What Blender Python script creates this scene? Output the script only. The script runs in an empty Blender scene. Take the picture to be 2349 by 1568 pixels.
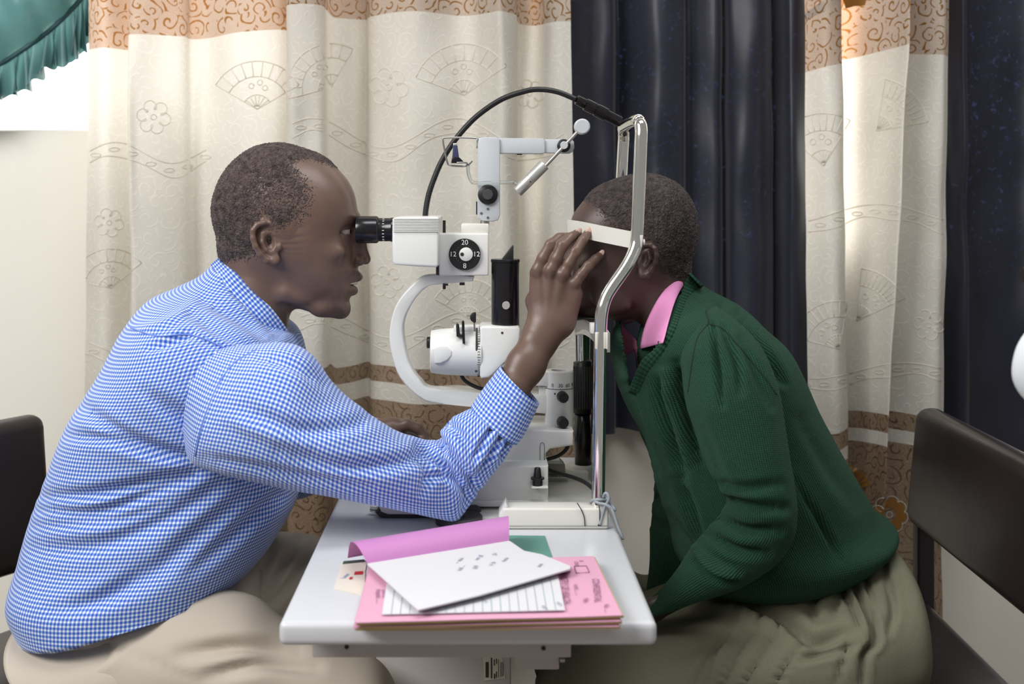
import bpy, bmesh, math, random
import numpy as np
from mathutils import Vector, Matrix, noise as mnoise
from mathutils.bvhtree import BVHTree

# ------------------------------------------------------------------ camera, world, lights
F, CX, CY, CAMZ, DM = 2720.0, 1100.0, 450.0, 1.18, 1.70      # focal length in pixels, principal point, eye height, distance of the instrument
W_, H_ = 2349.0, 1568.0
scene = bpy.context.scene
col = scene.collection
cam_d = bpy.data.cameras.new('camera'); cam = bpy.data.objects.new('camera', cam_d); col.objects.link(cam)
cam.location = (0, 0, CAMZ); cam.rotation_euler = (math.pi / 2, 0, 0)
cam_d.sensor_width = 36.0; cam_d.lens = F * 36.0 / W_
cam_d.shift_x = (W_ / 2 - CX) / W_; cam_d.shift_y = (CY - H_ / 2) / W_
cam_d.dof.use_dof = True; cam_d.dof.focus_distance = 1.68; cam_d.dof.aperture_fstop = 5.0
scene.camera = cam
scene.view_settings.view_transform = 'Standard'; scene.view_settings.look = 'None'
scene.view_settings.exposure = 0.08; scene.view_settings.gamma = 1.0; scene.view_settings.use_curve_mapping = False
world = bpy.data.worlds.new('world'); scene.world = world; world.use_nodes = True
bg = world.node_tree.nodes['Background']; bg.inputs[0].default_value = (1.0, 0.98, 0.95, 1); bg.inputs[1].default_value = 0.26


def area(name, loc, target, sx, sy, power, color=(1, 1, 1)):
    d = bpy.data.lights.new(name, 'AREA'); d.shape = 'RECTANGLE'; d.size = sx; d.size_y = sy; d.energy = power; d.color = color
    o = bpy.data.objects.new(name, d); col.objects.link(o); o.location = loc
    o.rotation_euler = (Vector(target) - Vector(loc)).to_track_quat('-Z', 'Y').to_euler()
    return o


area('room_window_daylight', (-1.7, 0.1, 2.45), (-0.1, 1.7, 0.9), 1.4, 1.1, 60, (1.0, 0.98, 0.96))
area('ceiling_tube_light', (0.35, 1.0, 2.65), (0.2, 1.6, 0.8), 1.3, 0.5, 17, (0.97, 0.98, 1.0))  # added overhead fill for shading from above, no ceiling lamp is seen
area('sky_outside_window', (-1.15, 3.0, 2.1), (-1.15, 2.4, 1.9), 2.4, 2.4, 84, (1.0, 0.99, 0.97)).visible_camera = True
area('sky_outside_window_right', (1.25, 3.0, 2.1), (1.25, 2.4, 1.9), 2.3, 2.4, 170, (1.0, 0.96, 0.9)).visible_camera = True


# ------------------------------------------------------------------ helpers
def P(px, py, D):
    return Vector(((px - CX) * D / F, D, CAMZ - (py - CY) * D / F))


def PT(px, py, z):
    D = (CAMZ - z) * F / (py - CY)
    return P(px, py, D)


def lin(c):
    c = c / 255.0
    return c / 12.92 if c <= 0.04045 else ((c + 0.055) / 1.055) ** 2.4


def rgb(r, g, b):
    return (lin(r), lin(g), lin(b), 1.0)


class NT:
    """small node-tree builder"""
    def __init__(s, name):
        s.m = bpy.data.materials.new(name); s.m.use_nodes = True
        s.t = s.m.node_tree; s.b = s.t.nodes['Principled BSDF']; s.out = s.t.nodes['Material Output']

    def n(s, kind, **kw):
        nd = s.t.nodes.new(kind)
        for k, v in kw.items():
            if k.startswith('i_'):
                key = k[2:]
                key = int(key) if key.isdigit() else key.replace('_', ' ')
                inp = nd.inputs[key]
                if hasattr(v, 'is_linked') or isinstance(v, bpy.types.NodeSocket):
                    s.t.links.new(v, inp)
                else:
                    inp.default_value = v
            else:
                setattr(nd, k, v)
        return nd

    def math(s, op, a, b=0.0, c=None):
        nd = s.t.nodes.new('ShaderNodeMath'); nd.operation = op
        for i, v in enumerate((a, b) if c is None else (a, b, c)):
            if isinstance(v, bpy.types.NodeSocket): s.t.links.new(v, nd.inputs[i])
            else: nd.inputs[i].default_value = v
        return nd.outputs[0]

    def mix(s, fac, a, b):
        nd = s.t.nodes.new('ShaderNodeMix'); nd.data_type = 'RGBA'
        for i, v in ((0, fac), (6, a), (7, b)):
            if isinstance(v, bpy.types.NodeSocket): s.t.links.new(v, nd.inputs[i])
            else: nd.inputs[i].default_value = v
        return nd.outputs[2]

    def set(s, **kw):
        for k, v in kw.items():
            inp = s.b.inputs[k.replace('_', ' ')]
            if isinstance(v, bpy.types.NodeSocket): s.t.links.new(v, inp)
            else: inp.default_value = v
        return s

    def bump(s, h, strength=0.3, dist=0.001, normal=None):
        nd = s.t.nodes.new('ShaderNodeBump'); nd.inputs['Strength'].default_value = strength; nd.inputs['Distance'].default_value = dist
        s.t.links.new(h, nd.inputs['Height'])
        if normal: s.t.links.new(normal, nd.inputs['Normal'])
        s.t.links.new(nd.outputs[0], s.b.inputs['Normal'])
        return nd.outputs[0]


def mat(name, color, rough=0.5, metal=0.0, spec=0.5, bump=None, var=None, coat=0.0, trans=0.0, alpha=1.0):
    t = NT(name); t.set(Base_Color=color, Roughness=rough, Metallic=metal)
    t.b.inputs['Specular IOR Level'].default_value = spec
    t.b.inputs['Coat Weight'].default_value = coat
    t.b.inputs['Transmission Weight'].default_value = trans
    t.b.inputs['Alpha'].default_value = alpha
    if bump or var:
        tc = t.n('ShaderNodeTexCoord')
    if var:
        sc, amt = var
        nz = t.n('ShaderNodeTexNoise', i_Vector=tc.outputs['Object'], i_Scale=sc, i_Detail=5.0)
        d = tuple(max(0, c * (1 - amt)) for c in color[:3]) + (1,)
        l = tuple(min(1, c * (1 + amt)) for c in color[:3]) + (1,)
        t.set(Base_Color=t.mix(nz.outputs[0], d, l))
    if bump:
        sc, st = bump
        nz = t.n('ShaderNodeTexNoise', i_Vector=tc.outputs['Object'], i_Scale=sc, i_Detail=4.0)
        t.bump(nz.outputs[0], st, 0.002)
    return t.m


def mesh_obj(name, verts, faces, material=None, parent=None, smooth=True, uv=None, mats=None, fmat=None):
    me = bpy.data.meshes.new(name)
    me.from_pydata([tuple(map(float, v)) for v in verts], [], [tuple(int(i) for i in f) for f in faces])
    if uv is not None:
        l = me.uv_layers.new(name='UVMap'); uv = np.asarray(uv, dtype=np.float32)
        if len(uv) == len(me.loops): l.data.foreach_set('uv', uv.ravel())
    for m in (mats or ([material] if material else [])): me.materials.append(m)
    if fmat is not None: me.polygons.foreach_set('material_index', np.asarray(fmat, dtype=np.int32))
    if smooth: me.polygons.foreach_set('use_smooth', np.ones(len(me.polygons), dtype=bool))
    me.update()
    o = bpy.data.objects.new(name, me); col.objects.link(o)
    if parent is not None: attach(o, parent)
    return o


def origin_of(o):
    p = Vector((0, 0, 0))
    while o is not None:
        p = p + Vector(o.location); o = o.parent
    return p


def attach(o, parent):
    o.parent = parent
    o.location = Vector(o.location) - origin_of(parent)


def thing(name, label, cat, loc=(0, 0, 0), group=None, kind=None):
    o = bpy.data.objects.new(name, None); col.objects.link(o); o.location = loc; o.empty_display_size = 0.05
    tag(o, label, cat, group, kind)
    return o


def tag(o, label=None, cat=None, group=None, kind=None):
    if label: o['label'] = label
    if cat: o['category'] = cat
    if group: o['group'] = group
    if kind: o['kind'] = kind
    return o


def cr(pts, n, closed=False):
    """Catmull-Rom resampling, n samples per span"""
    p = np.asarray(pts, dtype=float)
    if closed: q = np.vstack([p[-1], p, p[0], p[1]])
    else: q = np.vstack([2 * p[0] - p[1], p, 2 * p[-1] - p[-2]])
    out = []
    for i in range(1, len(q) - 2):
        a, b, c, d = q[i - 1], q[i], q[i + 1], q[i + 2]
        for t in np.arange(n) / n:
            out.append(0.5 * (2 * b + (c - a) * t + (2 * a - 5 * b + 4 * c - d) * t * t + (3 * b - a - 3 * c + d) * t ** 3))
    if not closed: out.append(p[-1])
    return np.array(out)


def tube_data(path, rad, seg=12, caps=True, flat=None):
    p = np.asarray([tuple(v) for v in path], dtype=float); n = len(p)
    r = np.full(n, rad, dtype=float) if np.isscalar(rad) else np.asarray(rad, dtype=float)
    tg = np.gradient(p, axis=0); tg /= np.linalg.norm(tg, axis=1)[:, None] + 1e-12
    up = np.array([0, 0, 1.0]) if abs(tg[0][2]) < 0.9 else np.array([0, 1.0, 0])
    u = np.cross(tg[0], up); u /= np.linalg.norm(u)
    V = []; th = np.arange(seg) * 2 * math.pi / seg
    for i in range(n):
        u = u - tg[i] * u.dot(tg[i]); u /= np.linalg.norm(u) + 1e-12
        w = np.cross(tg[i], u)
        fx, fy = flat if flat else (1, 1)
        V.append(p[i] + r[i] * (np.cos(th)[:, None] * u * fx + np.sin(th)[:, None] * w * fy))
    V = np.vstack(V); Fc = []
    for i in range(n - 1):
        for j in range(seg):
            k = (j + 1) % seg
            Fc.append((i * seg + j, i * seg + k, (i + 1) * seg + k, (i + 1) * seg + j))
    if caps:
        Fc.append(tuple(range(seg))[::-1]); Fc.append(tuple((n - 1) * seg + j for j in range(seg)))
    return V, Fc


def tube(name, path, rad, material, parent=None, seg=12, smooth=True, flat=None):
    V, Fc = tube_data(path, rad, seg, True, flat)
    return mesh_obj(name, V, Fc, material, parent, smooth)


def bm_obj(name, bm, material, parent=None, bevel=0.0, segs=2, smooth=True, angle=35):
    if bevel > 0:
        es = [e for e in bm.edges if e.is_manifold and e.calc_face_angle(0) > math.radians(angle)]
        bmesh.ops.bevel(bm, geom=es, offset=bevel, segments=segs, profile=0.5, affect='EDGES', clamp_overlap=True)
    bmesh.ops.recalc_face_normals(bm, faces=bm.faces)
    me = bpy.data.meshes.new(name); bm.to_mesh(me); bm.free()
    if material: me.materials.append(material)
    if smooth:
        me.polygons.foreach_set('use_smooth', np.ones(len(me.polygons), dtype=bool))
        try: me.set_sharp_from_angle(angle=math.radians(40))
        except Exception: pass
    o = bpy.data.objects.new(name, me); col.objects.link(o)
    if parent is not None: attach(o, parent)
    return o


def box(name, lo, hi, material, parent=None, bevel=0.002, segs=2, shear=None):
    bm = bmesh.new(); bmesh.ops.create_cube(bm, size=1)
    lo, hi = Vector(lo), Vector(hi)
    for v in bm.verts:
        v.co = Vector([lo[i] + (v.co[i] + 0.5) * (hi[i] - lo[i]) for i in range(3)])
        if shear: v.co = shear(v.co)
    return bm_obj(name, bm, material, parent, bevel, segs)


def box_px(name, x0, y0, x1, y1, D, depth, material, parent=None, bevel=0.002, segs=2):
    a, b = P(x0, y1, D), P(x1, y0, D)
    return box(name, (a.x, D, a.z), (b.x, D + depth, b.z), material, parent, bevel, segs)


def prism_px(name, pts, D, depth, material, parent=None, bevel=0.0015, segs=2, angle=35):
    bm = bmesh.new()
    vs = [bm.verts.new(P(x, y, D)) for x, y in pts]
    f = bm.faces.new(vs)
    r = bmesh.ops.extrude_face_region(bm, geom=[f])
    for v in r['geom']:
        if isinstance(v, bmesh.types.BMVert): v.co.y += depth
    return bm_obj(name, bm, material, parent, bevel, segs, True, angle)


def lathe(name, prof, org, axis, material, parent=None, seg=32, smooth=True):
    """prof: list of (distance along axis, radius)"""
    ax = Vector(axis).normalized(); org = Vector(org)
    u = ax.cross(Vector((0, 0, 1))) if abs(ax.z) < 0.9 else ax.cross(Vector((1, 0, 0)))
    u.normalize(); w = ax.cross(u)
    bm = bmesh.new(); rows = []
    for d, r in prof:
        if r < 1e-6: rows.append([bm.verts.new(org + ax * d)])
        else: rows.append([bm.verts.new(org + ax * d + (u * math.cos(t) + w * math.sin(t)) * r) for t in [2 * math.pi * k / seg for k in range(seg)]])
    for a, b in zip(rows, rows[1:]):
        for k in range(seg):
            l = (k + 1) % seg
            if len(a) == 1 and len(b) > 1: bm.faces.new((a[0], b[l], b[k]))
            elif len(b) == 1 and len(a) > 1: bm.faces.new((a[k], a[l], b[0]))
            elif len(a) > 1: bm.faces.new((a[k], a[l], b[l], b[k]))
    if len(rows[0]) > 1: bm.faces.new(rows[0])
    if len(rows[-1]) > 1: bm.faces.new(rows[-1])
    return bm_obj(name, bm, material, parent, 0)


def cyl(name, a, b, r, material, parent=None, seg=24, ch=0.0006):
    a, b = Vector(a), Vector(b); L = (b - a).length; ch = min(ch, r * 0.4, L * 0.3)
    return lathe(name, [(0, r - ch), (ch, r), (L - ch, r), (L, r - ch)], a, b - a, material, parent, seg)


def text(name, body, loc, size, material, parent=None, rot=(math.pi / 2, 0, 0), align='CENTER', depth=0.0):
    c = bpy.data.curves.new(name, 'FONT'); c.body = body; c.size = size; c.align_x = align; c.align_y = 'CENTER'; c.extrude = depth
    tmp = bpy.data.objects.new(name, c); col.objects.link(tmp); dg = bpy.context.evaluated_depsgraph_get()
    me = bpy.data.meshes.new_from_object(tmp.evaluated_get(dg)); me.materials.clear(); me.materials.append(material)
    bpy.data.objects.remove(tmp); me.name = name
    o = bpy.data.objects.new(name, me); col.objects.link(o); o.location = loc; o.rotation_euler = rot
    if parent is not None: attach(o, parent)
    return o


# ---- lofted cloth: rungs (ax, ay, bx, by, D, half depth[, exponent]) in pixels and metres
def loft_data(rungs, per=8, seg=96, caps=True, uvscale=None):
    R = []
    for r in rungs:
        ax, ay, bx, by, D, b = r[:6]; n = r[6] if len(r) > 6 else 2.0
        Da, Db = (D, D) if np.isscalar(D) else D
        R.append(list(P(ax, ay, Da)) + list(P(bx, by, Db)) + [b, n])
    R = cr(R, per); A, B, b, ex = R[:, :3], R[:, 3:6], R[:, 6], R[:, 7]
    C, E = (A + B) / 2, (B - A) / 2
    th = np.arange(seg) * 2 * math.pi / seg; c, s = np.cos(th), np.sin(th)
    V = []
    for i in range(len(R)):
        cc = np.sign(c) * np.abs(c) ** (2 / ex[i]); ss = np.sign(s) * np.abs(s) ** (2 / ex[i])
        V.append(C[i] + cc[:, None] * E[i] + ss[:, None] * np.array([0, -b[i], 0]))
    V = np.array(V); n = len(R)
    per_len = np.linalg.norm(np.roll(V, -1, axis=1) - V, axis=2).sum(1).mean()
    vl = np.concatenate([[0], np.cumsum(np.linalg.norm(np.diff(C, axis=0), axis=1))])
    # cloth coordinates: true lengths, measured from the side nearest the camera, so that a weave keeps its size
    q4 = seg // 4; order = [(q4 + j) % seg for j in range(-seg // 2, seg // 2 + 1)]
    st = np.linalg.norm(np.roll(V, -1, axis=1) - V, axis=2)
    U = np.zeros((n, seg + 1)); cum = np.concatenate([np.zeros((n, 1)), np.cumsum(st[:, order[:-1]], axis=1)], axis=1); U = cum - cum[:, seg // 2][:, None]
    VL = np.concatenate([np.zeros((1, seg)), np.cumsum(np.linalg.norm(np.diff(V, axis=0), axis=2), axis=0)], axis=0); VL = VL - VL[n // 2] + vl[n // 2]
    pos = {j: k for k, j in enumerate(order[:-1])}
    Fc, UV = [], []
    for i in range(n - 1):
        for j in range(seg):
            k = (j + 1) % seg; a = pos[j]
            Fc.append((i * seg + j, i * seg + k, (i + 1) * seg + k, (i + 1) * seg + j))
            UV += [(U[i, a], VL[i, j]), (U[i, a + 1], VL[i, k]), (U[i + 1, a + 1], VL[i + 1, k]), (U[i + 1, a], VL[i + 1, j])]
    V = V.reshape(-1, 3)
    if caps:
        V = np.vstack([V, C[0], C[-1]]); a, z = len(V) - 2, len(V) - 1
        for j in range(seg):
            k = (j + 1) % seg
            Fc.append((a, k, j)); UV += [(0.1, 0), ((k) / seg * per_len, 0.02), (j / seg * per_len, 0.02)]
            Fc.append((z, (n - 1) * seg + j, (n - 1) * seg + k)); UV += [(0.1, vl[-1]), (j / seg * per_len, vl[-1]), (k / seg * per_len, vl[-1])]
    return V, Fc, UV


def vnormals(V, Fc):
    N = np.zeros_like(V)
    q = np.array([f for f in Fc if len(f) == 4]); t = np.array([f for f in Fc if len(f) == 3])
    if len(q):
        fn = np.cross(V[q[:, 2]] - V[q[:, 0]], V[q[:, 3]] - V[q[:, 1]])
        for i in range(4): np.add.at(N, q[:, i], fn)
    if len(t):
        fn = np.cross(V[t[:, 1]] - V[t[:, 0]], V[t[:, 2]] - V[t[:, 0]])
        for i in range(3): np.add.at(N, t[:, i], fn)
    return N / (np.linalg.norm(N, axis=1)[:, None] + 1e-15)


def proj(V):
    return np.stack([CX + F * V[:, 0] / V[:, 1], CY - F * (V[:, 2] - CAMZ) / V[:, 1]], axis=1)


def seg_dist(p, a, b):
    ab = b - a; t = np.clip(((p - a) @ ab) / (ab @ ab + 1e-9), 0, 1)
    return np.linalg.norm(p - a - t[:, None] * ab, axis=1)


def outward(V, Fc):
    N = vnormals(V, Fc); c = V.mean(0)
    if ((V - c) * N).sum() < 0: N = -N
    return N


def wrinkle(V, Fc, specs, side=-1):
    """fold relief: each spec is (pixel polyline, width px, amplitude m); 'hat' valleys with shoulders"""
    N = outward(V, Fc); p = proj(V); m = (N[:, 1] * side) > -0.25
    disp = np.zeros(len(V))
    for line, w, amp in specs:
        ln = cr(np.array(line, dtype=float), 5) if len(line) > 2 else np.array(line, dtype=float)
        d = np.full(len(V), 1e9); tt = np.zeros(len(V))
        for i, (a, b) in enumerate(zip(ln, ln[1:])):
            dd = seg_dist(p, a, b); nb = dd < d; d[nb] = dd[nb]; tt[nb] = (i + 0.5) / (len(ln) - 1)
        x = d / w; taper = np.sin(np.clip(tt, 0.03, 0.97) * math.pi) ** 0.5
        disp += 1.8 * amp * (1 - x * x) * np.exp(-x * x) * taper
    return V + N * (disp * m)[:, None]


def fuzz(V, Fc, scale, amp, seed=0.0):
    N = outward(V, Fc)
    d = np.array([mnoise.noise((v[0] * scale + seed, v[1] * scale, v[2] * scale)) for v in V])
    return V + N * (d * amp)[:, None]


def bvh_of(V, Fc):
    return BVHTree.FromPolygons([tuple(v) for v in V], [tuple(f) for f in Fc])


def on(bvh, px, py, lift=0.0, fallback=1.65):
    o = Vector((0, 0, CAMZ)); d = (P(px, py, 1.0) - o).normalized()
    h = bvh.ray_cast(o, d)
    if h[0] is None: return P(px, py, fallback)
    return h[0] - d * lift


# ---- implicit surfaces in pixel space (x right, y down, z towards the camera), meshed by surface nets
def smin(a, b, k):
    h = np.clip(0.5 + 0.5 * (b - a) / k, 0, 1)
    return b + (a - b) * h - k * h * (1 - h)


class SDF:
    def __init__(s, lo, hi, h, half=False):
        s.h = h; s.half = half; lo = list(lo)
        if half: lo[2] = 0.0
        s.ax = [np.arange(lo[i], hi[i] + h, h, dtype=np.float32) for i in range(3)]
        s.F = np.full([len(a) for a in s.ax], 1000.0, dtype=np.float32)

    def sub(s, lo, hi):
        sl = tuple(slice(max(0, np.searchsorted(s.ax[i], lo[i]) - 1), min(len(s.ax[i]), np.searchsorted(s.ax[i], hi[i]) + 1)) for i in range(3))
        X = s.ax[0][sl[0]][:, None, None]; Y = s.ax[1][sl[1]][None, :, None]; Z = s.ax[2][sl[2]][None, None, :]
        return sl, X, Y, Z

    def put(s, sl, d, k, cut):
        f = s.F[sl]
        if f.size == 0: return
        if cut: s.F[sl] = -smin(-f, d, k)
        else: s.F[sl] = smin(f, d, k)

    def cone(s, a, b, ra, rb, k=4.0, zs=1.0, cut=False):
        a, b = np.array(a, float), np.array(b, float); m = k + 3 * s.h
        e = np.array([1, 1, 1 / zs])
        lo = np.minimum(a - ra * e, b - rb * e) - m; hi = np.maximum(a + ra * e, b + rb * e) + m
        sl, X, Y, Z = s.sub(lo, hi)
        ab = (b - a) * np.array([1, 1, zs]); L = float(ab @ ab) + 1e-6
        x, y, z = X - a[0], Y - a[1], (Z - a[2]) * zs
        t = np.clip((x * ab[0] + y * ab[1] + z * ab[2]) / L, 0, 1)
        d = np.sqrt((x - t * ab[0]) ** 2 + (y - t * ab[1]) ** 2 + (z - t * ab[2]) ** 2) - (ra + (rb - ra) * t)
        s.put(sl, d.astype(np.float32), k, cut)

    def chain(s, pts, k=4.0, zs=1.0, cut=False):
        for p, q in zip(pts, pts[1:]): s.cone(p[:3], q[:3], p[3], q[3], k, zs, cut)

    def ell(s, c, r, k=4.0, cut=False, rot=0.0):
        c, r = np.array(c, float), np.array(r, float); m = k + 3 * s.h; e = r.copy()
        if rot: e[0] = e[1] = max(r[0], r[1])
        sl, X, Y, Z = s.sub(c - e - m, c + e + m)
        x, y, z = X - c[0], Y - c[1], Z - c[2]
        if rot:
            cr_, sr = math.cos(rot), math.sin(rot); x, y = x * cr_ + y * sr, -x * sr + y * cr_
        k0 = np.sqrt((x / r[0]) ** 2 + (y / r[1]) ** 2 + (z / r[2]) ** 2)
        k1 = np.sqrt((x / r[0] ** 2) ** 2 + (y / r[1] ** 2) ** 2 + (z / r[2] ** 2) ** 2) + 1e-6
        s.put(sl, (k0 * (k0 - 1) / k1).astype(np.float32), k, cut)

    def mesh(s, D0, smooth=1):
        Fd = s.F; ax = s.ax
        if s.half:
            Fd = np.concatenate([Fd[:, :, :0:-1], Fd], axis=2); az = np.concatenate([-ax[2][:0:-1], ax[2]]); ax = [ax[0], ax[1], az]
        S = Fd < 0
        c = np.zeros([d - 1 for d in Fd.shape], dtype=np.int8)
        for i in (0, 1):
            for j in (0, 1):
                for k in (0, 1):
                    c += S[i:i + c.shape[0], j:j + c.shape[1], k:k + c.shape[2]]
        act = np.argwhere((c > 0) & (c < 8)); idx = np.full(c.shape, -1, dtype=np.int32); idx[tuple(act.T)] = np.arange(len(act))
        corners = [(i, j, k) for i in (0, 1) for j in (0, 1) for k in (0, 1)]
        vals = {q: Fd[act[:, 0] + q[0], act[:, 1] + q[1], act[:, 2] + q[2]] for q in corners}
        acc = np.zeros((len(act), 3)); cnt = np.zeros(len(act))
        for q in corners:
            for a in range(3):
                if q[a] == 0:
                    r = list(q); r[a] = 1; r = tuple(r)
                    v0, v1 = vals[q], vals[r]; m = (v0 < 0) != (v1 < 0)
                    t = np.where(m, v0 / np.where(m, v0 - v1, 1), 0)
                    p = np.tile(np.array(q, float), (len(act), 1)); p[:, a] = t
                    acc[m] += p[m]; cnt[m] += 1
        loc = acc / cnt[:, None] + act
        V = np.stack([ax[i][0] + loc[:, i] * s.h for i in range(3)], axis=1)
        faces = []
        for a in range(3):
            b, g = (a + 1) % 3, (a + 2) % 3
            sl0 = [slice(None)] * 3; sl1 = [slice(None)] * 3
            sl0[a] = slice(0, -1); sl1[a] = slice(1, None)
            s0, s1 = S[tuple(sl0)], S[tuple(sl1)]
            for flip, msk in ((False, s0 & ~s1), (True, ~s0 & s1)):
                e = np.argwhere(msk); e = e[(e[:, b] > 0) & (e[:, g] > 0) & (e[:, b] < idx.shape[b]) & (e[:, g] < idx.shape[g])]
                if not len(e): continue
                qs = []
                for db, dg in ((-1, -1), (0, -1), (0, 0), (-1, 0)):
                    o = e.copy(); o[:, b] += db; o[:, g] += dg; qs.append(idx[tuple(o.T)])
                qs = np.stack(qs, axis=1)
                faces.append(qs if flip else qs[:, ::-1])
        Q = np.vstack(faces)
        for _ in range(smooth):
            A = np.zeros_like(V); n = np.zeros(len(V))
            for i in range(4):
                u, w = Q[:, i], Q[:, (i + 1) % 4]
                np.add.at(A, u, V[w]); np.add.at(n, u, 1)
            V = 0.5 * V + 0.5 * A / np.maximum(n, 1)[:, None]
        D = D0 - V[:, 2] * D0 / F
        Wd = np.stack([(V[:, 0] - CX) * D / F, D, CAMZ - (V[:, 1] - CY) * D / F], axis=1)
        return Wd, Q


def poly_sd(poly, xs, ys):
    """signed distance (negative inside) of a polygon on a 2-D grid"""
    p = np.asarray(poly, float); X, Y = np.meshgrid(xs, ys, indexing='ij'); d = np.full(X.shape, 1e9); ins = np.zeros(X.shape, bool)
    for a, b in zip(p, np.roll(p, -1, axis=0)):
        e = b - a; wx, wy = X - a[0], Y - a[1]
        t = np.clip((wx * e[0] + wy * e[1]) / (e @ e + 1e-9), 0, 1)
        d = np.minimum(d, (wx - t * e[0]) ** 2 + (wy - t * e[1]) ** 2)
        c = ((a[1] > Y) != (b[1] > Y)) & (X < (b[0] - a[0]) * (Y - a[1]) / (b[1] - a[1] + 1e-12) + a[0])
        ins ^= c
    d = np.sqrt(d)
    return np.where(ins, -d, d).astype(np.float32)


def shells(*parts):
    V, Q, n = [], [], 0
    for v, q in parts:
        V.append(np.asarray(v)); Q += [tuple(int(i) + n for i in f) for f in q]; n += len(v)
    return np.vstack(V), Q


# ------------------------------------------------------------------ materials
M = {}
M['wall'] = mat('wall_paint', rgb(238, 234, 223), 0.75, bump=(60, 0.08), var=(3, 0.05))
M['floor'] = mat('floor_paint', rgb(120, 110, 100), 0.6, var=(6, 0.2))
M['white'] = mat('white_enamel', rgb(226, 227, 224), 0.32, spec=0.5)
M['ivory'] = mat('ivory_plastic', rgb(222, 221, 213), 0.4)
M['grey'] = mat('pale_blue_grey_enamel', rgb(190, 195, 199), 0.35)
M['black'] = mat('black_plastic', rgb(28, 27, 29), 0.38)
M['blackgloss'] = mat('black_gloss', rgb(22, 20, 24), 0.22)
M['darkgrey'] = mat('dark_grey_rubber', rgb(62, 60, 60), 0.6)
M['chrome'] = mat('chrome', rgb(238, 237, 232), 0.09, 1.0)
M['steel'] = mat('brushed_steel', rgb(176, 176, 172), 0.32, 1.0)
M['alu'] = mat('satin_aluminium', rgb(205, 205, 202), 0.38, 0.7)
M['ink'] = mat('print_white', rgb(235, 235, 235), 0.5)
M['inkblack'] = mat('print_black', rgb(40, 38, 40), 0.6)
M['inkgrey'] = mat('print_grey', rgb(110, 112, 120), 0.6)
M['wire'] = mat('grey_cable_sheath', rgb(150, 158, 166), 0.45)
M['clear'] = mat('clear_plastic', rgb(235, 238, 236), 0.08, trans=0.9)
M['table'] = mat('table_laminate', rgb(208, 210, 214), 0.33, bump=(300, 0.03))
M['metalbox'] = mat('grey_painted_metal', rgb(186, 180, 176), 0.5)
M['vinyl'] = mat('dark_vinyl', rgb(38, 31, 31), 0.3, bump=(14, 0.5))
M['frame'] = mat('dark_metal_frame', rgb(32, 26, 28), 0.4)

# ------------------------------------------------------------------ the room
WD = 2.45
def wall_bm(boxes):
    bm = bmesh.new()
    for lo, hi in boxes:
        r = bmesh.ops.create_cube(bm, size=1)
        for v in r['verts']: v.co = Vector([lo[i] + (v.co[i] + 0.5) * (hi[i] - lo[i]) for i in range(3)])
    return bm


SILL = 1.315; SILL2 = 1.09
W1 = (-1.75, -0.40); W2 = (0.19, 1.75); WTOP = 2.25
o = bm_obj('wall_back', wall_bm([((-2.2, WD, 0), (W2[0], WD + .14, SILL)), ((W2[0], WD, 0), (W2[1], WD + .14, SILL2)), ((W2[1], WD, 0), (2.2, WD + .14, SILL)), ((-2.2, WD, WTOP), (2.2, WD + .14, 2.8)), ((-2.2, WD, SILL), (W1[0], WD + .14, WTOP)),
    ((W1[1], WD, SILL), (W2[0], WD + .14, WTOP)), ((W2[1], WD, SILL), (2.2, WD + .14, WTOP))]), M['wall'], smooth=False)
tag(o, 'cream painted back wall behind the curtains', kind='structure')
o = box('floor', (-2.6, -1.2, -0.1), (2.6, WD + .14, 0), M['floor'], bevel=0); tag(o, 'grey floor under the table and chairs', kind='structure')
M['winframe'] = mat('window_frame_paint', rgb(230, 230, 228), 0.5)
gt = NT('window_glass'); tr = gt.n('ShaderNodeBsdfTransparent'); gl = gt.n('ShaderNodeBsdfGlossy', i_Roughness=0.05)
mx = gt.n('ShaderNodeMixShader', i_0=0.06, i_1=tr.outputs[0], i_2=gl.outputs[0]); gt.t.links.new(mx.outputs[0], gt.out.inputs[0]); M['glass'] = gt.m
for k, (a, b) in enumerate((W1, W2)):
    SILL = (1.315, SILL2)[k]
    w = thing('window_%d' % (k + 1), 'bright window behind the %s curtains' % ('cream' if k == 0 else 'navy'), None, ((a + b) / 2, WD + .07, SILL), kind='structure')
    bm = wall_bm([((a, WD + .05, SILL), (b, WD + .1, SILL + .006)), ((a, WD + .05, WTOP - .04), (b, WD + .1, WTOP)), ((a, WD + .05, SILL), (a + .04, WD + .1, WTOP)), ((b - .04, WD + .05, SILL), (b, WD + .1, WTOP)),
                  (((a + b) / 2 - .02, WD + .05, SILL), ((a + b) / 2 + .02, WD + .1, WTOP))])
    bm_obj('window_frame', bm, M['winframe'], w, smooth=False)
    for q in (0, 1):
        x0 = a + .04 if q == 0 else (a + b) / 2 + .02; x1 = (a + b) / 2 - .02 if q == 0 else b - .04
        box('pane', (x0, WD + .073, SILL + .04), (x1, WD + .077, WTOP - .04), M['glass'], w, 0)


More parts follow.
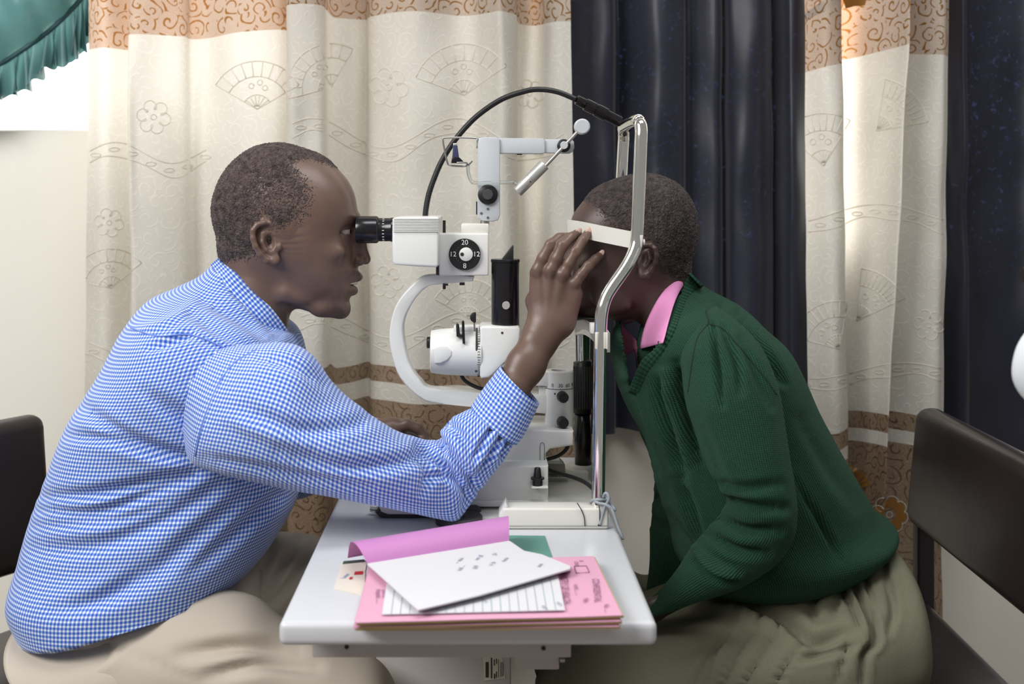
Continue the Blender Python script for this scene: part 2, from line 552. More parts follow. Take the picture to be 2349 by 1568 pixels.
# ------------------------------------------------------------------ curtains
def curtain_mat(name, zt, z1, z2, z3):
    t = NT(name); uv = t.n('ShaderNodeUVMap'); sep = t.n('ShaderNodeSeparateXYZ', i_0=uv.outputs[0]); v = sep.outputs[1]
    g = lambda a: t.math('GREATER_THAN', v, a)
    top = g(zt); low = t.math('SUBTRACT', 1.0, g(z3)); mid = t.math('MULTIPLY', g(z2), t.math('SUBTRACT', 1.0, g(z1)))
    lowband = t.math('MAXIMUM', low, mid)
    # scrolls: contour lines of a smooth noise, broken up by a second one
    n1 = t.n('ShaderNodeTexNoise', i_Vector=uv.outputs[0], i_Scale=21.0, i_Detail=0.4, i_Distortion=1.2)
    n2 = t.n('ShaderNodeTexNoise', i_Vector=uv.outputs[0], i_Scale=38.0, i_Detail=0.0)
    vo = t.n('ShaderNodeTexVoronoi', voronoi_dimensions='2D', i_Vector=uv.outputs[0], i_Scale=29.0, i_Randomness=0.75)
    dv = t.n('ShaderNodeVectorMath', operation='SUBTRACT', i_0=uv.outputs[0], i_1=vo.outputs['Position']); ds = t.n('ShaderNodeSeparateXYZ', i_0=dv.outputs[0])
    rr = t.math('MULTIPLY', t.math('SQRT', t.math('ADD', t.math('MULTIPLY', ds.outputs[0], ds.outputs[0]), t.math('MULTIPLY', ds.outputs[1], ds.outputs[1]))), 29.0)
    sg = t.math('SIGN', t.math('SUBTRACT', t.n('ShaderNodeSeparateXYZ', i_0=vo.outputs['Color']).outputs[0], 0.5))
    ph = t.math('ADD', t.math('MULTIPLY', t.math('ARCTAN2', ds.outputs[1], ds.outputs[0]), sg), t.math('ADD', t.math('MULTIPLY', rr, 15.0), t.math('MULTIPLY', n1.outputs[0], 9.0)))
    wv = t.math('ABSOLUTE', t.math('SINE', t.math('MULTIPLY', ph, 0.5)))
    line = t.math('MULTIPLY', t.n('ShaderNodeMapRange', i_0=wv, i_1=0.40, i_2=0.2, i_3=0.0, i_4=1.0).outputs[0], t.math('GREATER_THAN', n2.outputs[0], 0.38))
    fine = t.n('ShaderNodeTexNoise', i_Vector=uv.outputs[0], i_Scale=420.0, i_Detail=2.0)
    spark = t.n('ShaderNodeMapRange', i_0=fine.outputs[0], i_1=0.55, i_2=0.75)
    blot = t.n('ShaderNodeTexNoise', i_Vector=uv.outputs[0], i_Scale=5.0, i_Detail=4.0)
    cream = t.mix(blot.outputs[0], rgb(204, 201, 191), rgb(230, 228, 221))
    cream = t.mix(t.math('MULTIPLY', line, 0.35), cream, rgb(244, 240, 230))
    gold = t.mix(spark.outputs[0], rgb(190, 178, 164), rgb(222, 212, 200)); gold = t.mix(line, gold, rgb(132, 94, 40))
    brown = t.mix(spark.outputs[0], rgb(140, 118, 98), rgb(206, 186, 162)); brown = t.mix(line, brown, rgb(92, 68, 44))
    c = t.mix(top, cream, gold); c = t.mix(lowband, c, brown)
    dif = t.n('ShaderNodeBsdfDiffuse', i_Color=c); trl = t.n('ShaderNodeBsdfTranslucent', i_Color=t.mix(top, t.mix(0.5, c, rgb(255, 246, 232)), t.mix(0.35, c, rgb(240, 150, 70))))
    h = t.math('ADD', t.math('MULTIPLY', line, 0.8), fine.outputs[0])
    bp = t.n('ShaderNodeBump', i_Strength=0.35, i_Distance=0.0015, i_Height=h)
    t.t.links.new(bp.outputs[0], dif.inputs['Normal'])
    mxs = t.n('ShaderNodeMixShader', i_0=0.30, i_1=dif.outputs[0], i_2=trl.outputs[0]); t.t.links.new(mxs.outputs[0], t.out.inputs[0])
    return t.m


def zc(y, D): return CAMZ - (y - CY) * D / F


def curtain(name, label, ctrl, D, ytop, ybot, material, shift=None, rows=44, per=7, group=None, wob=0.006, seed=0.0, parent=None):
    """ctrl: (px at the top, px at the bottom, fold offset m)"""
    c = cr(np.array(ctrl, float), per); nc = len(c); ys = np.linspace(ytop, ybot, rows); V = []
    for y in ys:
        f = np.clip((y - 0) / (1000.0), -0.6, 1.5); px = c[:, 0] * (1 - f) + c[:, 1] * f
        for i in range(nc):
            d = D + 1.35 * c[i, 2] * (1 + 0.25 * mnoise.noise((i * .12, y * .003, seed))) + wob * mnoise.noise((px[i] * .012, y * .006, seed + 3)) * 2
            V.append(((px[i] - CX) * D / F, d, zc(y, D)))
    V = np.array(V).reshape(rows, nc, 3)
    u = np.concatenate([[0], np.cumsum(np.linalg.norm(np.diff(V[rows // 2], axis=0), axis=1))])
    sh = np.array([shift(x) if shift else 0.0 for x in c[:, 0]]) * D / F
    Fc, UV = [], []
    for j in range(rows - 1):
        for i in range(nc - 1):
            Fc.append((j * nc + i, (j + 1) * nc + i, (j + 1) * nc + i + 1, j * nc + i + 1))
            for (jj, ii) in ((j, i), (j + 1, i), (j + 1, i + 1), (j, i + 1)): UV.append((u[ii], V[jj, ii, 2] + sh[ii]))
    V = V.reshape(-1, 3); o = mesh_obj(name, V, Fc, material, parent, True, UV); tag(o, label, 'curtain', group)
    return o, bvh_of(V, Fc)


CD = 2.30
M['curtain_a'] = curtain_mat('cream_brocade', zc(60, CD), zc(868, CD), zc(906, CD), zc(948, CD))
M['curtain_b'] = curtain_mat('cream_brocade_hung_lower', zc(130, CD), zc(955, CD), zc(995, CD), zc(1025, CD))
def shift_a(x):
    return float(np.interp(x, [195, 312, 316, 500, 662, 668, 750, 760, 900, 1185, 1192, 1312], [50, 54, 30, 26, 8, -34, -36, -22, -30, -18, -12, -6]))
ctl = [(195, 186, .015), (250, 244, -.012), (304, 302, .02), (316, 320, -.045), (345, 348, -.05), (425, 430, -.02), (442, 447, .012), (560, 560, -.025), (640, 642, -.012), (662, 664, .02), (669, 671, -.045),
       (700, 706, -.065), (746, 756, -.05), (753, 764, .0), (800, 806, .03), (830, 838, .05), (852, 858, .02), (950, 950, -.025), (1060, 1062, -.005), (1118, 1120, -.04), (1150, 1152, -.055), (1182, 1186, -.03), (1190, 1196, .03), (1230, 1236, .035), (1270, 1280, -.01), (1306, 1322, -.02)]
cur_a, bv_a = curtain('brocade_curtain', 'wide cream brocade curtain with gold top band behind the examiner', ctl, CD, -420, 1420, M['curtain_a'], shift_a, 60)
shift_b = lambda x: float(np.interp(x, [1845, 1922, 1930, 2060, 2068, 2170], [36, 18, 4, -18, -12, 2]))
ctr = [(1845, 1852, .0), (1880, 1900, -.035), (1920, 1936, -.02), (1927, 1942, .035), (1985, 1965, .035), (2040, 1996, -.02), (2062, 2008, -.05), (2069, 2016, .015), (2110, 2078, .005), (2150, 2128, -.02), (2170, 2158, -.01)]
cur_b, bv_b = curtain('brocade_curtain', 'narrow cream brocade curtain hanging between two navy curtains', ctr, CD, -420, 1420, M['curtain_b'], shift_b, 60, seed=5)

t = NT('navy_cloth'); tc = t.n('ShaderNodeTexCoord')
nz = t.n('ShaderNodeTexNoise', i_Vector=tc.outputs['Object'], i_Scale=7.0, i_Detail=3.0)
wv = t.n('ShaderNodeTexNoise', i_Vector=tc.outputs['Object'], i_Scale=95.0, i_Detail=4.0, i_Distortion=0.6)
thin = t.n('ShaderNodeMapRange', i_0=wv.outputs[0], i_1=0.6, i_2=0.8)
t.set(Base_Color=t.mix(nz.outputs[0], rgb(22, 23, 34), rgb(36, 39, 54)), Roughness=0.42); t.b.inputs['Specular IOR Level'].default_value = 0.35
t.b.inputs['Sheen Weight'].default_value = 0.15
trl = t.n('ShaderNodeBsdfTranslucent', i_Color=rgb(92, 100, 170))
mx = t.n('ShaderNodeMixShader', i_0=t.math('MULTIPLY', thin.outputs[0], 0.06), i_1=t.b.outputs[0], i_2=trl.outputs[0]); t.t.links.new(mx.outputs[0], t.out.inputs[0])
M['navy'] = t.m
ctl = [(1290, 1300, .0), (1345, 1350, -.012), (1400, 1404, -.015), (1412, 1414, .02), (1430, 1430, .03), (1500, 1500, -.03), (1560, 1556, -.02), (1580, 1584, .01), (1640, 1640, -.015), (1662, 1666, .012), (1672, 1680, -.02), (1730, 1735, -.03), (1770, 1778, .01), (1785, 1790, .03), (1800, 1806, -.03), (1850, 1860, -.01), (1890, 1900, .01)]
curtain('navy_curtain', 'dark navy curtain behind the head of the person in green', ctl, 2.38, -420, 990, M['navy'], None, 50, group=None, seed=9)
ctl = [(1988, 1980, .0), (2060, 2060, -.01), (2130, 2130, .0), (2165, 2165, -.01), (2195, 2200, -.03), (2220, 2230, .0), (2330, 2320, .005), (2400, 2400, -.02), (2460, 2460, .01), (2560, 2560, -.01)]
curtain('navy_curtain', 'dark navy curtain hanging behind the low chair backrest', ctl, 2.38, -420, 1090, M['navy'], None, 50, seed=14)

# ---- raised embroidery on the cream curtains
th_ = NT('cream_thread'); th_.set(Base_Color=rgb(238, 234, 224), Roughness=0.6); tt_ = th_.n('ShaderNodeBsdfTranslucent', i_Color=rgb(250, 246, 236)); mm_ = th_.n('ShaderNodeMixShader', i_0=0.4, i_1=th_.b.outputs[0], i_2=tt_.outputs[0]); th_.t.links.new(mm_.outputs[0], th_.out.inputs[0]); M['thread'] = th_.m; M['threadgold'] = mat('gold_brown_patch', rgb(150, 106, 48), 0.45)


def embroider(name, lines, bv, parent, r=0.0010, material=None, fallback=CD):
    parts = []
    for ln in lines:
        ln = np.array(ln, float); pts = [on(bv, x, y, 0.0005, None) if False else bv.ray_cast(Vector((0, 0, CAMZ)), (P(x, y, 1.0) - Vector((0, 0, CAMZ))).normalized())[0] for x, y in ln]
        run = []
        for p in pts + [None]:
            if p is None or (run and abs(p.y - run[-1].y) > 0.02):
                if len(run) > 2: parts.append(tube_data([q + Vector((0, -r * 0.3, 0)) for q in run], r, 5))
                run = []
            if p is not None: run.append(p)
    if parts:
        V, Fc = shells(*parts); o = mesh_obj(name, V, Fc, material or M['thread'], parent); o['kind'] = 'stuff'; return o


def arc(cx, cy, r, a0, a1, n=26, ry=None): return [(cx + r * math.cos(a), cy + (ry or r) * math.sin(a)) for a in np.linspace(a0, a1, n)]


def fan(cx, cy, r, a0, a1, dash=9):
    a0, a1 = math.radians(a0), math.radians(a1); L = [arc(cx, cy, r, a0, a1), arc(cx, cy, r * .68, a0, a1), arc(cx, cy, r * .3, a0, a1, 14)]
    for k in range(dash + 1):
        a = a0 + (a1 - a0) * k / dash; L.append([(cx + q * r * math.cos(a), cy + q * r * math.sin(a)) for q in np.linspace(.68, 1, 6)])
    for a in (a0, a1): L.append([(cx + q * r * math.cos(a), cy + q * r * math.sin(a)) for q in np.linspace(0, 1, 16)])
    for k in range(6):
        a = a0 + (a1 - a0) * (k + .5) / 6; L.append([(cx + q * r * math.cos(a), cy + q * r * math.sin(a)) for q in np.linspace(.06, .3, 5)])
    am = (a0 + a1) / 2
    for da, rr in ((-.25, .5), (.1, .56), (.35, .47)): L.append(arc(cx + rr * r * math.cos(am + da), cy + rr * r * math.sin(am + da), r * .055, 0, 6.3, 10))
    return L


def flower(cx, cy, r, n=6, rot=0.2):
    L = []
    for k in range(n):
        a = rot + 2 * math.pi * k / n; px, py = cx + .62 * r * math.cos(a), cy + .62 * r * math.sin(a)
        L.append([(px + .36 * r * math.cos(a + b), py + .36 * r * math.sin(a + b)) for b in np.linspace(-2.4, 2.4, 16)])
    L.append(arc(cx, cy, r * .16, 0, 6.3, 12))
    return L


def wave(x0, x1, y, amp, period, ph=0.0, gap=30):
    xs = np.arange(x0, x1, 7.0); f = lambda x: y + amp * math.sin(2 * math.pi * (x - ph) / period)
    L = [[(x, f(x)) for x in xs], [(x, f(x) + gap + 4 * math.sin(x * .05)) for x in xs]]
    for x in np.arange(x0 + 20, x1, 42): L.append(arc(x, f(x) + gap * .55, 12, 0, 6.3, 12, 4.5))
    return L


for lines, nm in ((fan(1065, 218, 118, -160, -35), 'embroidered_fan'), (fan(760, 200, 100, -195, -60), 'embroidered_fan'), (fan(590, 250, 110, -150, -30), 'embroidered_fan'), (fan(255, 660, 90, -170, -40), 'embroidered_fan'), (fan(1075, 730, 90, -150, -30), 'embroidered_fan'),
                  (flower(892, 200, 46), 'embroidered_flower'), (flower(888, 646, 38, 6), 'embroidered_flower'), (flower(1215, 215, 34), 'embroidered_flower'), (flower(352, 268, 40), 'embroidered_flower'), (flower(250, 510, 34), 'embroidered_flower'),
                  (wave(200, 480, 350, 24, 260, 330), 'embroidered_wave'), (wave(670, 1300, 305, 34, 330, 800), 'embroidered_wave'), (wave(196, 330, 800, 22, 300, 240), 'embroidered_wave'), (wave(690, 1310, 745, 30, 330, 820), 'embroidered_wave')):
    embroider(nm, lines, bv_a, cur_a)
for lines, nm in ((fan(1890, 380, 120, -140, -60), 'embroidered_fan'), (fan(2010, 300, 120, -80, -10), 'embroidered_fan'), (fan(1925, 800, 110, -165, -80), 'embroidered_fan'), (fan(1965, 735, 120, -85, -25), 'embroidered_fan'),
                  (flower(2130, 745, 36), 'embroidered_flower'), (flower(2040, 1180, 44, 8), 'embroidered_flower'), (wave(1820, 2165, 490, 22, 420, 1700), 'embroidered_wave'), (wave(1830, 2160, 850, 18, 420, 1760, 26), 'embroidered_wave')):
    embroider(nm, lines, bv_b, cur_b)
def patch(bv, parent, pts, nm='gold_patch'):
    V = [on(bv, x, y, 0.0016, CD) for x, y in pts]; c = sum((Vector(v) for v in V), Vector()) / len(V)
    mesh_obj(nm, [c] + V, [(0, i + 1, (i + 1) % len(V) + 1) for i in range(len(V))], M['threadgold'], parent)
for k in range(8):
    a = 0.2 + 2 * math.pi * k / 8; patch(bv_b, cur_b, [(2040 + 44 * .62 * math.cos(a) + 13 * math.cos(q), 1180 + 44 * .62 * math.sin(a) + 13 * math.sin(q)) for q in np.linspace(0, 6.0, 9)])
patch(bv_b, cur_b, [(1846, 30), (1880, 8), (1925, -14), (1930, 2), (1890, 26), (1860, 40), (1849, 50)])
patch(bv_b, cur_b, [(1932, -6), (1990, -8), (1984, 12), (1960, 14), (1940, 20)])
for k in range(6):
    a = 0.35 + k * 0.19; cxx, cyy = 1935, 1130
    patch(bv_b, cur_b, [(cxx + r * math.cos(q), cyy - r * math.sin(q)) for r, q in ((30, a - .07), (62, a - .075), (66, a), (62, a + .075), (30, a + .07))])

# ---- green valance in the corner of the window
M['teal'] = (lambda t: (t.set(Base_Color=rgb(58, 104, 104), Roughness=0.4), t.m)[1])(NT('teal_satin'))
tl = NT('teal_satin_thin'); nz = tl.n('ShaderNodeTexNoise', i_Vector=tl.n('ShaderNodeTexCoord').outputs['Object'], i_Scale=30.0)
tl.set(Base_Color=tl.mix(nz.outputs[0], rgb(34, 66, 70), rgb(58, 98, 100)), Roughness=0.4)
trl = tl.n('ShaderNodeBsdfTranslucent', i_Color=rgb(120, 170, 166)); mx = tl.n('ShaderNodeMixShader', i_0=0.2, i_1=tl.b.outputs[0], i_2=trl.outputs[0]); tl.t.links.new(mx.outputs[0], tl.out.inputs[0])
val = thing('valance', 'gathered teal satin valance across the bright window corner', 'valance', P(60, 60, 2.36))
rows = []
edge = cr([(-130, 190), (-60, 172), (0, 146), (60, 108), (110, 72), (155, 30), (190, -10), (215, -60)], 6)
for i, (x, y) in enumerate(edge):
    r = []
    for k in range(13):
        s = k / 12; yy = y - s * (y + 260); bul = 0.075 * math.sin(math.pi * min(1, s * 1.6)) + .01 * math.sin(i * .7 + s * 9); bul *= min(1, max(0, (200 - x) / 60))
        r.append(P(x - 10 * s, yy, 2.36 - bul))
    rows.append(r)
V = [p for r in rows for p in r]; n = 13
Fc = [(i * n + k, (i + 1) * n + k, (i + 1) * n + k + 1, i * n + k + 1) for i in range(len(rows) - 1) for k in range(n - 1)]
mesh_obj('swag', V, Fc, tl.m, val)
tube('piping', [P(x, y + 1, 2.355) for x, y in edge], 0.005, tl.m, val, 8)
ed2 = cr([(-130, 190), (-60, 172), (0, 146), (60, 108), (110, 72), (155, 30), (190, -10), (215, -60)], 26)
V = []
for i, (x, y) in enumerate(ed2):
    drop = float(np.interp(x, [-130, 0, 60, 110, 150, 200], [82, 82, 100, 85, 112, 130])) + 5 * math.sin(i * .9)
    for k in range(7):
        s = k / 6; V.append(P(x + 14 * s * math.sin(i * .42), y + drop * s, 2.36 - .004 + .022 * s * math.sin(i * .55 + 1.3 * math.sin(i * .17))))
Fc = [(i * 7 + k, (i + 1) * 7 + k, (i + 1) * 7 + k + 1, i * 7 + k + 1) for i in range(len(ed2) - 1) for k in range(6)]
mesh_obj('ruffle', V, Fc, tl.m, val)

# ------------------------------------------------------------------ table
TZ = 0.75; TX0, TX1, TY0, TY1 = -0.203, 0.1796, 1.197, 1.96
tb = thing('instrument_table', 'white laminate table with rounded front edge carrying the slit lamp', 'table', ((TX0 + TX1) / 2, 1.58, 0))
box('table_top', (TX0, TY0, TZ - .0245), (TX1, TY1, TZ), M['table'], tb, 0.007, 4)
a, b = P(716, 1508, 1.27), P(1310, 1472, 1.27)
box('under_tray', (a.x, 1.27, a.z), (b.x, 1.86, TZ - .024), M['metalbox'], tb, 0.0015)
for x, y in ((795, 1483), (1247, 1486)):
    p = P(x, y, 1.2695); cyl('screw', p + Vector((0, .002, 0)), p - Vector((0, .0012, 0)), .0024, M['inkblack'], tb, 12)
a, b = P(1180, 1536, 1.36), P(1283, 1500, 1.36)
box('switch_box', (a.x, 1.36, a.z), (b.x, 1.5, TZ - .03), M['metalbox'], tb, 0.002)
p = P(1284, 1513, 1.36); cyl('hook_screw', p, p + Vector((.006, 0, 0)), .003, M['steel'], tb, 12)
a = P(850, 1510, 1.42); b = P(1177, 1510, 1.42)
box('column', (P(862, 1510, 1.62).x, 1.62, 0.05), (P(1172, 1510, 1.62).x, 1.78, TZ - .03), M['metalbox'], tb, 0.004)
box('foot', (-.138, 1.36, 0), (.048, 1.93, 0.05), M['metalbox'], tb, 0.01)
st = prism_px('sticker', [(1107, 1500), (1151, 1500), (1159, 1554), (1110, 1561)], 1.6185, .0012, mat('sticker_paper', rgb(206, 198, 182), 0.6), tb, 0)
for x0, x1, y0, y1 in ((1114, 1121, 1518, 1553), (1126, 1129, 1508, 1555), (1133, 1135, 1512, 1526), (1138, 1140, 1510, 1522), (1133, 1136, 1545, 1556), (1138, 1140, 1540, 1554), (1143, 1144, 1512, 1554), (1148, 1149, 1518, 1552), (1151, 1152, 1518, 1552), (1154, 1155, 1520, 1550)):
    prism_px('print_bar', [(x0, y0), (x1, y0), (x1, y1), (x0, y1)], 1.6178, .0004, M['inkblack'], st, 0)

# ------------------------------------------------------------------ chairs
def chair(label, rot, pivot, zt, zb, zseat, w=0.43, lean=0.09, depth=0.42):
    """local frame: the sitter faces +x, the backrest stands at x = 0, y runs away from the camera"""
    c = thing('vinyl_chair', label, 'chair', (pivot[0], pivot[1], 0))
    cs, sn = math.cos(rot), math.sin(rot)
    def tf(v): return Vector((pivot[0] + v.x * cs - v.y * sn, pivot[1] + v.x * sn + v.y * cs, v.z))
    def b(nm, lo, hi, m, bev, ln=0.0, sag=0.0):
        bm = bmesh.new(); bmesh.ops.create_cube(bm, size=1)
        for v in bm.verts: v.co = Vector([lo[i] + (v.co[i] + .5) * (hi[i] - lo[i]) for i in range(3)])
        es = list(bm.edges); bmesh.ops.bevel(bm, geom=es, offset=bev, segments=4, profile=.5, affect='EDGES', clamp_overlap=True)
        for v in bm.verts:
            v.co.x += -ln * (v.co.z - zb) / (zt - zb); v.co = tf(v.co)
        return bm_obj(nm, bm, m, c, 0)
    b('backrest', (-.045, -w / 2, zb), (0, w / 2, zt), M['vinyl'], .02, lean * (zt - zb))
    b('seat', (-.03, -w / 2, zseat - .075), (depth, w / 2, zseat), M['vinyl'], .022)
    for s in (-1, 1):
        b('post', (-.035, s * (w / 2 - .035) - .013, 0), (-.008, s * (w / 2 - .035) + .013, zb + .06), M['frame'], .004, 0)
        b('leg', (depth - .06, s * (w / 2 - .035) - .013, 0), (depth - .034, s * (w / 2 - .035) + .013, zseat - .07), M['frame'], .004, 0)
    b('rail', (-.03, -w / 2 + .03, zseat - .1), (depth - .04, w / 2 - .03, zseat - .072), M['frame'], .004)
    return c


chair('dark vinyl chair with low backrest under the person in the green sweater', math.pi - 0.03, (0.676, 1.66), .842, .655, .545, 0.51)
chair('dark vinyl chair with padded backrest behind the person in the checked shirt', -0.55, (-.80, 1.735), .825, .585, .50, 0.44)

# ------------------------------------------------------------------ made-up coat and stand in place of an unidentified blurred white shape
M['coat'] = mat('white_cotton', rgb(214, 220, 224), 0.8); M['coatlining'] = mat('maroon_lining', rgb(96, 48, 62), 0.8)
CW = 1.15
ct = thing('white_coat', 'blurred elbow of a white coat hanging on a stand beside the chair', 'coat', P(2600, 1500, CW))
V, Fc = tube_data(cr([tuple(P(*q)) for q in ((2600, 655, CW), (2520, 690, CW), (2440, 755, CW), (2388, 815, CW), (2377, 850, CW), (2400, 880, CW), (2470, 915, CW), (2560, 950, CW))], 6), .0232, 28)
mesh_obj('sleeve', fuzz(V, Fc, 30, .003, 3), Fc, M['coat'], ct)
V, Fc, UV = loft_data([(2500, 640, 2800, 640, CW + .06, .05), (2450, 700, 2850, 700, CW + .06, .075), (2440, 900, 2860, 900, CW + .06, .08), (2420, 1200, 2880, 1200, CW + .06, .085), (2410, 1500, 2890, 1500, CW + .06, .09)], 8, 60)
mesh_obj('coat_body', fuzz(V, Fc, 9, .008, 6), Fc, M['coat'], ct)
V, Fc, UV = loft_data([(2352, 885, 2470, 900, CW + .03, .012), (2362, 925, 2480, 930, CW + .03, .02), (2385, 1000, 2490, 1000, CW + .04, .02), (2405, 1080, 2500, 1080, CW + .05, .02)], 8, 40)
mesh_obj('lining', V, Fc, M['coatlining'], ct)
sx = P(2640, 800, CW + .06).x
sp = thing('coat_stand', 'slim dark coat stand carrying the white coat', 'coat stand', (sx, CW + .06, 0))  # stand added out of view to hold up the white shape
cyl('pole', (sx, CW + .06, 0.02), (sx, CW + .06, 1.2), .012, M['frame'], sp)
cyl('hanger_bar', (sx - .13, CW + .06, 1.1), (sx + .13, CW + .06, 1.1), .008, M['frame'], sp)
lathe('base', [(0, .15), (.015, .15), (.03, .03)], (sx, CW + .06, 0), (0, 0, 1), M['frame'], sp)

# ------------------------------------------------------------------ slit lamp
SL = thing('slit_lamp', 'white slit lamp microscope with chrome headrest frame on the table', 'slit lamp', (0.05, 1.68, TZ))
MW, MI, MG, MB, MBG = M['white'], M['ivory'], M['grey'], M['black'], M['blackgloss']

# -- base with its rails
a = P(1396, 1216, 1.53)
bx0, bx1 = P(1152, 1216, 1.53).x, a.x
box('base_plate', (bx0 - .03, 1.56, TZ), (bx1, 1.83, TZ + .008), MI, SL, .002)
rail = box('base_rail', (bx0, 1.53, TZ + .0005), (bx1, 1.565, TZ + .0275), MI, SL, .003, 3)
tube('rail_joint', cr([P(1324, 1153, 1.5285), P(1333, 1168, 1.5285), P(1340, 1186, 1.5285), P(1342, 1206, 1.5285)], 5), .0007, M['inkblack'], rail, 6)
tube('rail_joint', [P(1374, 1158, 1.5285), P(1376, 1172, 1.5285), P(1376, 1200, 1.5285)], .0007, M['inkblack'], rail, 6)
tube('rail_joint', [P(1168, 1206, 1.5292), P(1396, 1206, 1.5292)], .0003, M['inkgrey'], rail, 6)
p = P(1375, 1204, 1.5295); box('cable_slot', (p.x - .002, 1.5288, p.z - .001), (p.x + .002, 1.531, p.z + .001), M['inkblack'], rail, 0)
prism_px('rail_end', [(1145, 1178), (1161, 1152), (1166, 1160), (1160, 1216), (1143, 1216)], 1.532, .03, MW, SL, .002)
r2 = box('far_rail', (bx0, 1.762, TZ + .0005), (P(1352, 1110, 1.762).x, 1.83, TZ + .020), MI, SL, .003, 3)
prism_px('wheel_cover', [(1240, 1098), (1240, 1056), (1284, 1056), (1296, 1068), (1304, 1098)], 1.752, .03, MI, SL, .003, 3)
wg = box_px('wheel_window', 1256, 1064, 1296, 1090, 1.7505, .004, mat('wheel_window', rgb(140, 136, 128), .4), SL, .001)
for k in range(11):
    p = P(1258 + 3.6 * k, 1090, 1.7502); box('rack_tooth', (p.x - .0005, 1.749, p.z - .002), (p.x + .0005, 1.751, p.z + .002), M['inkblack'], wg, 0)
lathe('column_foot', [(0, .0215), (.018, .021), (.022, .020), (.0235, .018)], (P(1337, 1100, 1.797).x, 1.797, TZ + .001), (0, 0, 1), MI, SL)
# -- cross slide
fr = 1.60
body = prism_px('cross_slide', [(1060, 1150), (1060, 1090), (1100, 1068), (1258, 1068), (1258, 1150)], fr, .16, MW, SL, .003, 3)
p0 = P(1060, 1150, fr)
box('slide_skirt', (P(1075, 1150, fr).x, fr - .004, TZ + .012), (P(1258, 1150, fr).x, fr + .16, p0.z + .002), MW, SL, .002)
box_px('knob_shelf', 1219, 1116, 1258, 1121, fr - .0145, .016, MW, SL, .0015)
kb = lathe('lamp_knob', [(0, .0068), (.0115, .0068), (.0118, .0092), (.0138, .0092), (.0142, .0056), (.026, .0042), (.0272, .003), (.0272, 0)], P(1233, 1118, fr - .006), (0, 0, 1), MB, SL, 20)
lathe('oval_plug', [(0, .0045), (.0008, .0042), (.0008, 0)], P(1175, 1071.5, fr + .02), (0, 0, 1), MBG, SL, 20)
# -- turret and swing bracket
tr_ = prism_px('turret', [(1135, 1070), (1135, 1000), (1150, 985), (1250, 985), (1316, 989), (1316, 1022), (1262, 1030), (1253, 1040), (1253, 1070)], 1.635, .11, MW, SL, .004, 3)
tube('slot_line', [P(1239, 1066, 1.6345), P(1239, 1024, 1.6345), P(1240, 1017, 1.6345), P(1244, 1014, 1.6345), P(1248, 1017, 1.6345), P(1249, 1024, 1.6345), P(1249, 1066, 1.6345)], .0004, M['inkgrey'], tr_, 6)
# -- pillar
cxp = P(1283, 900, 1.68).x
zb, zt = P(1283, 988, 1.66).z, P(1283, 853, 1.66).z
Rp = 0.0202
pil = lathe('pillar', [(0, Rp - .001), (.001, Rp), (zt - zb - .0015, Rp), (zt - zb, Rp - .0015), (zt - zb, .0118), (zt - zb - .003, .0115), (zt - zb - .003, 0)], (cxp, 1.68, zb), (0, 0, 1), MW, SL, 48)
lathe('pillar_cap', [(0, .0115), (.0006, .0115), (.0006, 0)], (cxp, 1.68, zt - .0028), (0, 0, 1), MBG, pil, 32)
lathe('pillar_shadow_gap', [(0, Rp - .001), (.003, Rp - .001)], (cxp, 1.68, zb - .0025), (0, 0, 1), M['inkblack'], pil, 32)
zg = P(1283, 894, 1.66).z
lathe('scale_groove', [(0, Rp + .0001), (.0007, Rp + .0001)], (cxp, 1.68, zg), (0, 0, 1), M['inkblack'], pil, 48)
for k in range(13):
    an = math.radians(-58 + 9.7 * k); x, y = cxp + Rp * math.sin(an), 1.68 - Rp * math.cos(an)
    h = .0028 if k % 3 == 0 else .0016
    box('scale_tick', (x - .0002, y - .0002, zg + .0008), (x + .0002, y + .0006, zg + h), M['inkblack'], pil, 0)
for s, an in (('0', -31), ('30', 1), ('60', 31), ('90', 60)):
    an = math.radians(an); text('scale_numeral', s, (cxp + (Rp + .0003) * math.sin(an), 1.68 - (Rp + .0003) * math.cos(an), zg + .0058), .0068, M['inkblack'], pil, (math.pi / 2, 0, an))
p = P(1273, 903, 1.66); cyl('index_dot', (p.x, 1.6625, p.z), (p.x, 1.6598, p.z), .0012, M['inkblack'], pil, 12)
for y in (909, 967):
    p = P(1291, y, 1.655); kn = lathe('clamp_knob', [(0, .006), (.006, .0062), (.0062, .0079), (.016, .0074), (.0172, .0066), (.0172, 0)], (p.x - .002, 1.664, p.z), (.18, -1, -.05), MB, SL, 12, False)
# -- arms
prism_px('illumination_arm', [(1140, 856), (1268, 853), (1268, 886), (1140, 882)], 1.668, .03, MW, SL, .002)
arm = cr([(1268, 905), (1180, 903), (1104, 901), (1030, 895), (985, 890), (967, 876), (945, 847), (932, 812), (925, 764), (927, 738), (936, 713), (958, 678), (984, 656), (1012, 652), (1050, 648), (1085, 645)], 3)
arm2 = cr([(1088, 634), (1050, 632), (1006, 631), (977, 632), (955, 643), (915, 687), (898, 730), (893, 777), (901, 825), (917, 866), (945, 898), (967, 914), (990, 923), (1085, 933), (1180, 940), (1268, 951)], 3)
prism_px('microscope_arm', list(map(tuple, arm)) + list(map(tuple, arm2)), 1.672, .032, MW, SL, .003, 3, 50)
prism_px('arm_web', [(1236, 886), (1262, 886), (1262, 906), (1236, 905)], 1.675, .02, MI, SL, .001)
